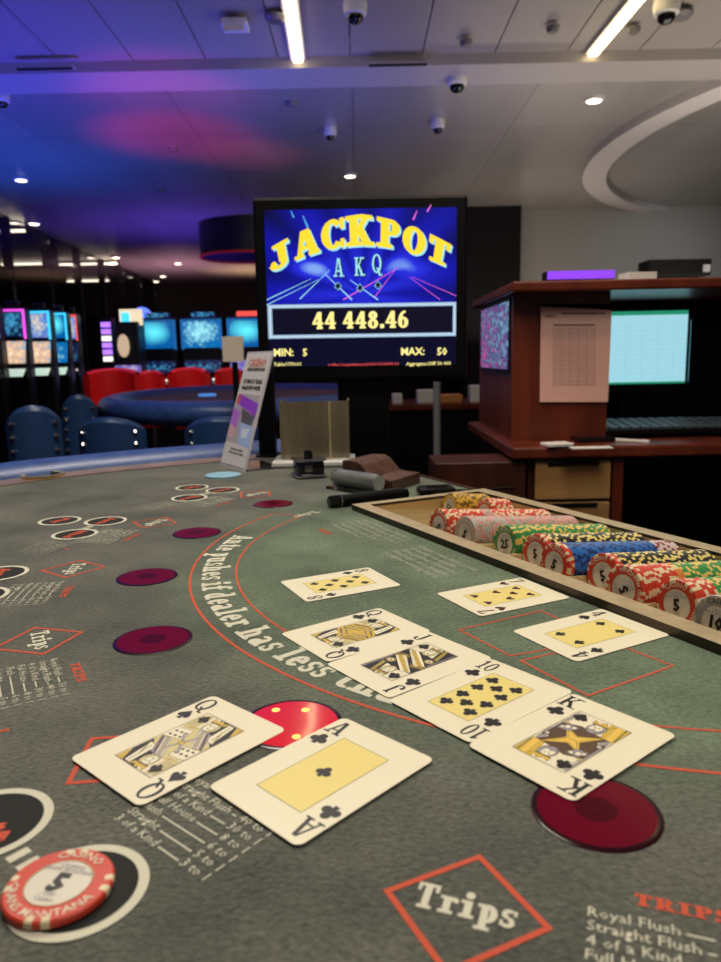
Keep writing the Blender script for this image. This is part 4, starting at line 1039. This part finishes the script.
# bronze metal discard holder on a white base
plate_m = noise_color(mat('bronze_plate', (.33, .27, .18), .32, metal=.85), (.30, .25, .17), (.40, .33, .22), 8, 3, stretch=(6, 1, .4))
Y0 = 1.335; xl, xm, xr = D(280, 430, Y0).x, D(330, 430, Y0).x, D(349, 430, Y0-.0).x
zt = D(300, 402, Y0).z
t = thing('discard_holder', 'upright bronze metal card holder standing on a white base', 'card holder', ((xl+xr)/2, Y0, .0005))
cx_ = (xl+xr)/2
b = MB(); b.box((0, 0, zt/2+.006), (xr-xl, .003, zt-.012), plate_m); b.build('front_plate', t)
b = MB(); b.box((xm-cx_, -.004, zt/2+.006), (.004, .006, zt-.012), brass); b.build('corner_strip', t)
b = MB()
for s_ in (xl-cx_+.0015, xr-cx_-.0015): b.box((s_, .045, zt/2+.006), (.003, .09, zt-.012), plate_m)
b.build('side_plate', t)
b = MB(); b.box((-.002, .015, .006), (xr-xl+.024, .10, .010), white_plastic, bev=.003); b.build('base', t)
# small black and chrome gadget
p = G(308, 479); t = thing('table_bell', 'small black and chrome gadget with a round knob in front of the metal plate', 'gadget', (p.x, p.y+.022, 0), .35)
b = MB(); b.box((0, 0, .017), (.046, .040, .026), black_gloss, bev=.006); b.build('body', t, True)
b = MB()
for z in (.004, .030): b.box((0, 0, z), (.050, .044, .004), chrome, bev=.0015)
b.build('chrome_trim', t)
b = MB(); b.lathe([(.007, .032), (.0075, .040), (.006, .044), (.001, .045)], black_gloss, 20); b.build('knob', t, True)
b = MB(); b.box((-.006, -.0215, .017), (.012, .002, .010), chrome); b.build('badge', t)
# brown leather wedge box
leather_box = noise_color(mat('brown_leather', (.08, .035, .022), .42), (.055, .022, .013), (.11, .05, .03), 60, 4, bump=.3, bscale=300)
p0 = G(346, 474); p1 = G(392, 492); p2 = G(431, 479)
ex = (p2-p1); ez = (p0-p1); 
t = thing('leather_block', 'brown leather stepped card block behind the clear tube', 'card block', tuple(p1))
e1 = ex.normalized(); L1 = .088; e2 = Vector((-e1.y, e1.x, 0)); L2 = .085
prof = [(0, 0), (0, .016), (.035, .018), (.052, .036), (.062, .041), (L2, .041), (L2, 0)]
b = MB(); n_ = len(prof)
vs = [tuple(e1*a+e2*u+Vector((0, 0, z))) for a in (0, L1) for u, z in prof]
b.add(vs, [list(range(n_)), list(range(2*n_-1, n_-1, -1))]+[(i, i+n_, (i+1) % n_+n_, (i+1) % n_) for i in range(n_)], leather_box); b.build('block', t)
b = MB()
for a in (.006, L1-.006): b.tube([tuple(e1*a+e2*u+Vector((0, 0, z+.0004))) for u, z in prof[1:6]], .0006, mat('stitch', (.2, .11, .07), .6), 6)
b.build('stitching', t)
# clear tube of coins on a clear cradle
p0, p1 = G(337, 488), G(379, 495)
t = thing('chip_tube', 'clear plastic tube holding stacked plaques beside the leather block', 'chip tube', tuple((p0+p1)/2))
hv = (p1-p0)*.5; r = .0125; d1 = hv.normalized()
b = MB(); b.tube([tuple(-hv+Vector((0, 0, r+.005))), tuple(hv+Vector((0, 0, r+.005)))], r, acrylic, 28); b.build('tube', t, True)
b = MB(); b.tube([tuple(-hv*.92+Vector((0, 0, r+.005))), tuple(hv*.97+Vector((0, 0, r+.005)))], r*.86, mat('grey_plaque', (.30, .31, .30), .3), 24); b.build('plaque_stack', t, True)
b = MB(); b.tube([tuple(hv*.985+Vector((0, 0, r+.005))), tuple(hv*1.02+Vector((0, 0, r+.005)))], r*.9, mat('silver_cap', (.55, .54, .50), .3, metal=.5), 24); b.build('end_cap', t, True)
b = MB(); nn = Vector((-d1.y, d1.x, 0))*.017
q = [-hv*1.12-nn, hv*1.12-nn, hv*1.12+nn, -hv*1.12+nn]; b.prism([(v.x, v.y) for v in q], .0005, .005, acrylic); b.build('cradle', t)
# black marker pen
p0, p1 = G(329, 508, .0), G(407, 499, .0)
t = thing('marker_pen', 'black torch shaped marker pen lying beside the corner of the chip tray', 'pen', tuple((p0+p1)/2))
hv = (p1-p0)/2; r = .0078; up_ = Vector((0, 0, r+.0004))
b = MB(); b.tube([tuple(-hv*.72+up_), tuple(hv*.90+up_), tuple(hv+up_)], [r, r*.92, r*.80], black_plastic, 20); b.build('barrel', t, True)
b = MB(); b.tube([tuple(-hv+up_), tuple(-hv*.97+up_), tuple(-hv*.74+up_)], [r*.85, r*1.03, r*1.03], black_gloss, 20); b.build('cap', t, True)
b = MB(); b.tube([tuple(-hv*.74+up_), tuple(-hv*.71+up_)], r*1.06, chrome, 20); b.build('ring', t, True)
b = MB(); dd = hv.normalized(); b.tube([tuple(hv*.15+up_+Vector((0, 0, r*.98))), tuple(hv*.85+up_+Vector((0, 0, r*.98)))], .0011, chrome, 8); b.build('clip', t)
# black remote with its cable
p = G(437, 497); t = thing('black_sensor', 'small flat black device with cable behind the chip tray', 'device', (p.x, p.y+.012, 0), .1)
b = MB(); b.box((0, 0, .007), (.052, .036, .012), black_plastic, bev=.005); b.build('body', t, True)
b = MB(); b.box((0, -.004, .0135), (.030, .018, .002), black_gloss, bev=.0008); b.build('button', t)
b = MB(); b.tube([(.024, .004, .005), (.05, .010, .0032), (.075, .004, .0032), (.095, .016, .0032), (.12, .018, .0032)], .002, black_plastic, 8); b.build('cable', t, True)

# ------------------------------------------------------------------ the jackpot monitor
MY = 1.62
c00, c10, c11, c01 = D(258, 379, MY), D(466, 380, MY), D(468.5, 192, MY), D(253.5, 200, MY)
mc = (c00+c10+c11+c01)/4
mw = ((c10-c00).length+(c11-c01).length)/2; mh = ((c11-c10).length+(c01-c00).length)/2
ang = math.atan2((c10.z-c00.z+c11.z-c01.z)/2, mw)
t = thing('jackpot_monitor', 'black monitor showing the jackpot display behind the table', 'monitor', (mc.x, MY, 0))
b = MB(); RM = Matrix.Translation((0, 0, mc.z)) @ Matrix.Rotation(-ang, 4, 'Y')
b.T = RM; b.box((0, .022, 0), (mw, .044, mh), black_plastic, bev=.006); b.build('housing', t)
sx0, sx1, sz0, sz1 = -mw/2+.024*1.0, mw/2-.024, -mh/2+.030, mh/2-.026
SW, SH = sx1-sx0, sz1-sz0
jm = mat('jackpot_screen', (.005, .005, .01), .25)
def jack_nodes(m):
    n, l, bs = nt(m)
    tc = n.new('ShaderNodeTexCoord'); sp = n.new('ShaderNodeSeparateXYZ'); l.new(tc.outputs['Object'], sp.inputs[0])
    def M_(op, a, b_=None):
        k = n.new('ShaderNodeMath'); k.operation = op
        for i, x in enumerate((a, b_)):
            if x is None: continue
            if isinstance(x, (int, float)): k.inputs[i].default_value = x
            else: l.new(x, k.inputs[i])
        return k.outputs[0]
    x = sp.outputs['X']; z = M_('SUBTRACT', sp.outputs['Z'], mc.z-.01)
    a = M_('ARCTAN2', z, x)
    rays = M_('POWER', M_('ABSOLUTE', M_('SINE', M_('MULTIPLY', a, 6.5))), 1.5)
    dist = M_('SQRT', M_('ADD', M_('MULTIPLY', x, x), M_('MULTIPLY', z, z)))
    glow = M_('SUBTRACT', 1.0, M_('MULTIPLY', dist, 3.6))
    val = M_('MAXIMUM', M_('ADD', M_('MULTIPLY', rays, .28), M_('MULTIPLY', glow, .55)), 0.0)
    x2 = M_('SUBTRACT', M_('ABSOLUTE', x), .098); z2 = M_('MULTIPLY', M_('SUBTRACT', z, .056), 2.2)
    d2 = M_('SQRT', M_('ADD', M_('MULTIPLY', x2, x2), M_('MULTIPLY', z2, z2)))
    val = M_('ADD', M_('MULTIPLY', val, .85), M_('MULTIPLY', M_('MAXIMUM', M_('SUBTRACT', 1.0, M_('MULTIPLY', d2, 16)), 0.0), .62))
    up = M_('MULTIPLY', val, M_('GREATER_THAN', z, -.035))
    r = n.new('ShaderNodeValToRGB'); e = r.color_ramp.elements; e[0].color = (.0, .0, .018, 1); e[1].color = (.25, .45, 1, 1); e[1].position = 1
    k = e.new(.35); k.color = (.004, .006, .42, 1); k = e.new(.7); k.color = (.02, .03, .85, 1)
    l.new(up, r.inputs['Fac']); l.new(r.outputs[0], bs.inputs['Emission Color']); bs.inputs['Emission Strength'].default_value = .9
jack_nodes(jm)
b = MB(); b.T = RM; b.box(((sx0+sx1)/2, -.001, (sz0+sz1)/2), (SW, .004, SH), jm); scr = b.build('screen', t)
def px2s(px, py):
    q = RM.inverted() @ (D(px, py, MY)-Vector((mc.x, MY, 0))); return q.x, q.z
def em(name, c, s=1.0): return mat(name, (c[0]*.2, c[1]*.2, c[2]*.2), .4, emit=c, estr=s)
gold_t, cyan_t, yel_t, pink_t, red_t, frame_t, black_t = em('screen_gold', (1.0, .72, .03), 1.0), em('screen_cyan', (.38, .85, .95), .9), em('screen_yellow', (1.0, .88, .30), 1.0), em('screen_pink', (.9, .15, .75), .9), em('screen_red', (.9, .1, .1), .8), em('screen_frame', (.42, .62, .85), .75), em('screen_black', (.0, .0, .012), 1)
def on(y): return lambda u, v: tuple(Vector((u, -.0035-y*.0003, v)))
b = MB(); b.T = RM
# light beams
for (x0, y0, x1, y1, w, m) in ((267, 300, 311, 279, .002, cyan_t), (267, 305, 318, 280, .0016, cyan_t), (456, 296, 412, 277, .0014, pink_t), (440, 300, 409, 277, .0014, pink_t), (300, 299, 330, 270, .0022, cyan_t),
                               (352, 300, 325, 274, .0028, cyan_t), (378, 300, 350, 280, .0025, cyan_t), (343, 300, 398, 268, .0024, pink_t), (374, 298, 395, 270, .0018, pink_t), (294, 218, 291, 211, .0035, em('screen_blue', (.1, .5, 1), .8)), (308, 228, 303, 216, .0045, em('screen_blue', (.1, .5, 1), .8)), (413, 220, 417, 211, .004, pink_t), (427, 212, 431, 205, .004, pink_t)):
    p, q = Vector(px2s(x0, y0)), Vector(px2s(x1, y1)); d = (q-p).normalized(); nn = Vector((-d.y, d.x))*w/2
    b.flat([[tuple(p+nn), tuple(p-nn), tuple(q-nn*.4), tuple(q+nn*.4)]], on(1), m)
b.build('light_beams', scr)
# JACKPOT arched
def jackpot(dx, dz, m, z, w, name):
    b = MB(); b.T = RM
    x0, x1 = px2s(270, 250)[0], px2s(452, 250)[0]; Wd = x1-x0
    txt = 'JACKPOT'; tot = 0; gl = []
    for ch in txt:
        P, adv = slab_glyph(ch, .28); gl.append((union(P, 1e-4), tot, adv)); tot += adv+.05
    zmid, zend, hh, he = px2s(360, 246)[1], px2s(275, 272)[1], .0415*MY/1.62*1.07, .040
    for P, o, adv in gl:
        for q in P:
            pts = []
            for a, v in q:
                tt = (o+a)/tot; e = (2*tt-1)
                zb = zmid-(zmid-zend)*abs(e)**1.9; ht = .064-.018*abs(e)
                pts.append((x0+tt*Wd+dx+(v-.5)*e*.010, zb+dz+v*ht))
            b.flat([pts], on(z), m)
    b.build(name, scr)
jackpot(.0035, -.0035, cyan_t, 2, .3, 'jackpot_shadow'); jackpot(0, 0, gold_t, 3, .3, 'jackpot_lettering')
b = MB(); b.T = RM
for ch, px, pz in (('A', 339, 277), ('K', 360, 276), ('Q', 377, 273)):
    b = MB(); b.T = RM; u, v = px2s(px, pz); b.flat(offs(slab(ch, .038, .24, .66), u+.0016, v-.0016), on(3), black_t); b.flat(offs(slab(ch, .038, .17, .66), u, v), on(4), cyan_t); b.build('card_letter', scr)
for px, pz in ((338, 286), (360, 288), (378, 285)):
    b = MB(); b.T = RM; u, v = px2s(px, pz); b.flat(spade(u, v, .017), on(3), cyan_t); b.flat(spade(u, v, .014), on(4), black_t); b.build('spade_symbol', scr)
# framed amount
b = MB(); b.T = RM
(u0, v1), (u1, v0) = px2s(267, 305), px2s(457, 336)
b.flat([_q(sx0, v0, sx1, v1)], on(1), frame_t); b.flat(loop_line([(u0+.006, v0+.004), (u1-.006, v0+.004), (u1-.006, v1-.004), (u0+.006, v1-.004)], .002), on(2), em('screen_pale', (.7, .88, 1), .9))
b.flat([_q(u0+.011, v0+.008, u1-.010, v1-.008)], on(3), black_t); b.build('amount_frame', scr)
b = MB(); b.T = RM; u, v = px2s(361, 328.5); b.flat(offs(slab('44 448.46', .0360, .24, 1.02), u, v), on(4), yel_t); b.build('amount_lettering', scr)
b = MB(); b.T = RM
for tx, px, py, sz, al, m, bd in (('MIN:', 274, 356, .022, 'l', yel_t, .03), ('5', 303, 356, .022, 'l', yel_t, .03), ('MAX:', 401, 355, .022, 'l', yel_t, .03), ('50', 437, 355, .022, 'l', yel_t, .03),
                          ('Table:UTH-01', 274, 366, .0105, 'l', yel_t, .02), ('6 Office Congratulations by PLAY.CLUB.FIN AG', 328, 366, .0078, 'l', red_t, .02), ('Aggregate:CHF 50 000', 406, 365.5, .0105, 'l', yel_t, .02)):
    u, v = px2s(px, py); P = sans(tx, sz, al, bd)
    b.flat(offs(P, u, v), on(2), m)
b.build('limit_lettering', scr)
zbm = mc.z-mh/2
b = MB(); b.box((0, .05, (zbm+.06-.30)/2), (.115, .03, zbm+.06+.30), black_plastic, bev=.004); b.build('neck', t)
b = MB(); b.box((0, .05, -.55), (.06, .05, .5), black_plastic); b.box((0, .05, FLOOR+.012), (.28, .26, .02), black_plastic); b.build('base', t)

# ------------------------------------------------------------------ the wooden pit stand at the right
st = thing('pit_stand', 'reddish brown wooden pit desk with raised hutch and pale drawers', 'desk')
b = MB(); b.box((1.165, 2.22, -.055), (1.56, .76, .030), brown_wood, bev=.005); b.build('desk_top', st)
b = MB(); b.box((1.15, 2.22, .360), (1.52, .66, .026), brown_wood, bev=.005); b.build('hutch_top', st)
b = MB(); b.box((.537, 1.985, .1535), (.255, .025, .387), brown_wood); b.build('front_panel', st)
b = MB(); b.box((.423, 2.26, .1535), (.022, .52, .387), brown_wood); b.build('side_panel', st)
b = MB(); b.box((1.15, 2.54, .1535), (1.45, .02, .387), black_plastic); b.build('back_panel', st)
b = MB(); b.box((.555, 2.23, (-.071+FLOOR)/2), (.24, .70, -.071-FLOOR), dark_wood); b.build('cabinet', st)
b = MB(); b.box((1.25, 2.5, (-.071+FLOOR)/2), (1.26, .03, -.071-FLOOR), black_plastic); b.box((1.90, 2.22, (-.071+FLOOR)/2), (.03, .7, -.071-FLOOR), dark_wood); b.build('knee_panel', st)
b = MB(); b.box((.662, 1.869, -.42), (.026, .02, .69), brown_wood); b.build('stile', st)
for i, (z0, z1) in enumerate(((-.180, -.079), (-.29, -.188))):
    b = MB(); b.box((.546, 1.869, (z0+z1)/2), (.195, .02, z1-z0), light_wood, bev=.003); d = b.build('drawer', st)
    b = MB(); b.box((.546, 1.857, z1-.006), (.13, .008, .010), black_plastic, bev=.002); b.build('pull_slot', d)
b = MB(); b.box((.3075, 1.94, -.439), (.235, .16, .722), dark_wood, bev=.003); x_ = b.build('drop_box'); tag(x_, 'low reddish wooden box beside the drawers behind the tray', 'box')
# glowing panel added for slot machine light showing at the hutch side
t = thing('side_glow_panel', 'added glowing panel of blue and pink slot machine light on the wooden stand side', 'screen', (.408, 2.22, .243))
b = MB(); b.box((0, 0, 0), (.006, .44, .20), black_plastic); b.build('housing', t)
b = MB(); b.box((-.004, 0, 0), (.004, .42, .18), screen_mat('side_glow', (.45, .75, .95), (.02, .05, .22), 55, .75, (.7, .1, .35), .8)); b.build('screen', t)  # lit face of the added panel, not a real display
# paper sheets pinned on the front
px = lambda x, y: D(x, y, 1.965)
q = [px(540, 402), px(608, 402), px(612, 304), px(541, 304)]
t = thing('paper_notice', 'pinkish lit paper form with a printed grid pinned on the wooden panel', 'notice', tuple((q[0]+q[1]+q[2]+q[3])/4))
o_ = Vector(t.location)
b = MB(); vs = [tuple(p-o_) for p in q]+[tuple(p-o_+Vector((0, .004, 0))) for p in q]
b.add(vs, [(0, 1, 2, 3), (7, 6, 5, 4), (0, 4, 5, 1), (1, 5, 6, 2), (2, 6, 7, 3), (3, 7, 4, 0)], mat('pink_paper', (.80, .48, .40), .65)); b.build('sheet', t)
def pp(u, v): return tuple(px(540+u*70, 306+v*96)-o_+Vector((0, -.0006, 0)))
b = MB(); ln = mat('form_ink', (.10, .07, .08), .7); lf = mat('form_ink_pale', (.30, .20, .20), .7)
b.flat([_q(.30, .070, .93, .085), _q(.19, .19, .78, .205)], pp, ln)
for i in range(22): b.flat([_q(.19, .23+i*.028, .78, .234+i*.028)], pp, lf)
for i in range(6): b.flat([_q(.19+i*.118, .21, .194+i*.118, .85)], pp, lf)
P = sans('CASINO', 1, 'l', .02); b.flat([[(.06+x*.045, .12-y*.045) for x, y in q_] for q_ in P], pp, ln)
b.build('form_print', t)
b = MB(); b.add([tuple(p-o_) for p in (px(541, 303.5), px(612, 304), px(614, 310), px(542, 307))], [(0, 3, 2, 1), (0, 1, 2, 3)], mat('pink_paper', (.80, .48, .40), .65)); b.build('folded_edge', t)
# desktop monitor
t = thing('desk_monitor', 'black computer monitor with a pale blue spreadsheet inside the hutch', 'monitor', (.86, 2.33, 0))
z0, z1 = D(640, 384, 2.3).z, D(640, 311, 2.3).z
xs0, xs1 = .60, D(688, 350, 2.3).x
b = MB(); b.box(((xs0+xs1)/2-.86, 0, (z0+z1)/2-.008), (xs1-xs0+.05, .03, z1-z0+.05), black_plastic, bev=.004); b.build('housing', t)
pale = em('sheet_blue', (.42, .80, .92), .85)
b = MB(); b.box(((xs0+xs1)/2-.86, -.017, (z0+z1)/2), (xs1-xs0, .004, z1-z0), pale); s_ = b.build('screen', t)
b = MB()
for i in range(1, 14): b.box(((xs0+xs1)/2-.86, -.0193, z1-.03-i*.0145), (xs1-xs0, .001, .0006), em('sheet_line', (.25, .62, .75), .8))
for i in range(9): b.box((xs0+.03+i*.05-.86, -.0193, (z0+z1)/2-.012), (.0006, .001, z1-z0-.03), em('sheet_line', (.25, .62, .75), .8))
b.box(((xs0+xs1)/2-.86, -.0195, z1-.006), (xs1-xs0, .001, .012), em('sheet_green', (.02, .30, .16), .9)); b.box(((xs0+xs1)/2-.86, -.0195, z0+.003), (xs1-xs0, .001, .006), em('sheet_green', (.02, .30, .16), .9))
b.build('spreadsheet_lines', s_)
b = MB(); b.box((0, .025, (z0-.03-.03)/2+.0), (.06, .02, z0+.0), black_plastic); b.build('neck', t)
b = MB(); b.box((0, .0, -.035), (.22, .16, .009), black_plastic, bev=.002); b.build('foot', t)
# keyboard
t = thing('keyboard', 'black computer keyboard on the pit desk below the pale monitor', 'keyboard', (.87, 2.06, -.030), .0)
b = MB(); b.T = Matrix.Rotation(.10, 4, 'X'); b.box((0, 0, .014), (.44, .15, .014), black_plastic, bev=.003); b.build('case', t)
km = mat('key_grey', (.07, .09, .11), .35)
for r_ in range(5):
    for c_ in range(15):
        b = MB(); b.T = Matrix.Rotation(.10, 4, 'X') @ Matrix.Translation((-.203+c_*.029, -.055+r_*.027, .024)); b.box((0, 0, 0), (.024, .022, .008), km, bev=.002); b.build('key', t)
# papers and phone on the desk edge
def flat_box(name, label, cat, px_, py_, d, m, rz, z=-.040):
    p = G(px_, py_, z); b = MB(); b.box((0, 0, d[2]/2), d, m, rz=rz, bev=min(d)*.2); o = tag(b.build(name), label, cat); o.location = (p.x, p.y, z+.0005)
flat_box('note_pad', 'cream note pad on the desk left of the black phone', 'note pad', 557, 446, (.07, .05, .008), paper, .2)
flat_box('paper_slip', 'white paper slip in front of the black phone on the desk', 'paper', 591, 448.5, (.10, .035, .003), paper, 0)
flat_box('phone', 'black phone lying on the desk below the paper form', 'phone', 592, 441, (.10, .07, .012), black_gloss, .05)
flat_box('pencil', 'pale pencil lying right of the phone on the desk edge', 'pencil', 626, 442, (.008, .12, .008), white_plastic, .9)
# on top of the hutch
zt_ = .3735
p = D(580, 279, 1.95); t = thing('light_bar', 'flat violet glowing light bar lying on top of the wooden stand', 'light bar', (p.x, 1.95, zt_))
b = MB(); b.box((0, .02, .014), (.175, .05, .027), black_plastic); b.build('housing', t)
b = MB(); b.box((0, -.008, .017), (.172, .005, .020), em('violet_bar', (.30, .06, .95), 1.0)); b.build('diffuser', t)
p = D(637, 280, 1.96); b = MB(); b.box((0, 0, .010), (.075, .06, .019), paper, rz=.1); tag(b.build('paper_stack'), 'white papers lying on top of the wooden stand below the black box', 'papers').location = (p.x, 1.96, zt_+.0005)
# black box high on the grey wall
p = D(674, 269, 5.5); t = thing('wall_speaker', 'black rectangular box in front of the grey wall above the stand', 'black box', (p.x, 5.5, p.z))
b = MB(); b.box((0, 0, 0), (.45, .20, .115), black_plastic, bev=.005); b.build('body', t)
b = MB(); b.box((.19, -.103, -.01), (.05, .006, .05), mat('label_grey', (.3, .3, .32), .5)); b.build('label_plate', t)
b = MB(); b.box((0, .05, (-.0575-p.z+FLOOR)/2), (.1, .06, p.z-.0575-FLOOR), black_plastic); b.build('post', t)
# blurred furniture between the monitor and the stand
t = thing('service_counter', 'dim brown counter with small papers behind the jackpot monitor', 'counter', (.96, 4.6, 0))
b = MB(); b.box((0, 0, (-.12+FLOOR)/2), (1.52, .5, -.12-FLOOR), black_plastic); b.build('cabinet', t)
b = MB(); b.box((0, 0, -.105), (1.58, .6, .03), brown_wood); b.build('counter_top', t)
for i, (x, w, h, m) in enumerate(((.05, .10, .08, paper), (.20, .14, .05, mat('orange_paper', (.55, .22, .06), .6)), (.36, .09, .10, white_plastic), (.50, .12, .06, mat('orange_paper', (.55, .22, .06), .6)), (-.12, .06, .06, paper))):
    b = MB(); b.box((.35+x, 4.45, -.0895+h/2), (w, .10, h), m, bev=.006)
    tag(b.build('paper_box'), ['small white box on the dim counter nearest the monitor neck', 'long orange box on the dim counter', 'tall white box on the dim counter beside the grey pole', 'orange box at the right end of the dim counter', 'small white box on the dim counter left of the monitor neck'][i], 'box')
b = MB(); p = D(437, 430, 2.6); b.lathe([(.013, FLOOR), (.013, D(437, 382, 2.6).z)], mat('grey_metal', (.3, .31, .32), .35, metal=.6), 16, (p.x, 2.6, 0)); b.lathe([(.08, FLOOR), (.08, FLOOR+.015)], black_plastic, 24, (p.x, 2.6, 0))
tag(b.build('grey_pole'), 'thin grey pole standing right below the jackpot monitor', 'pole')
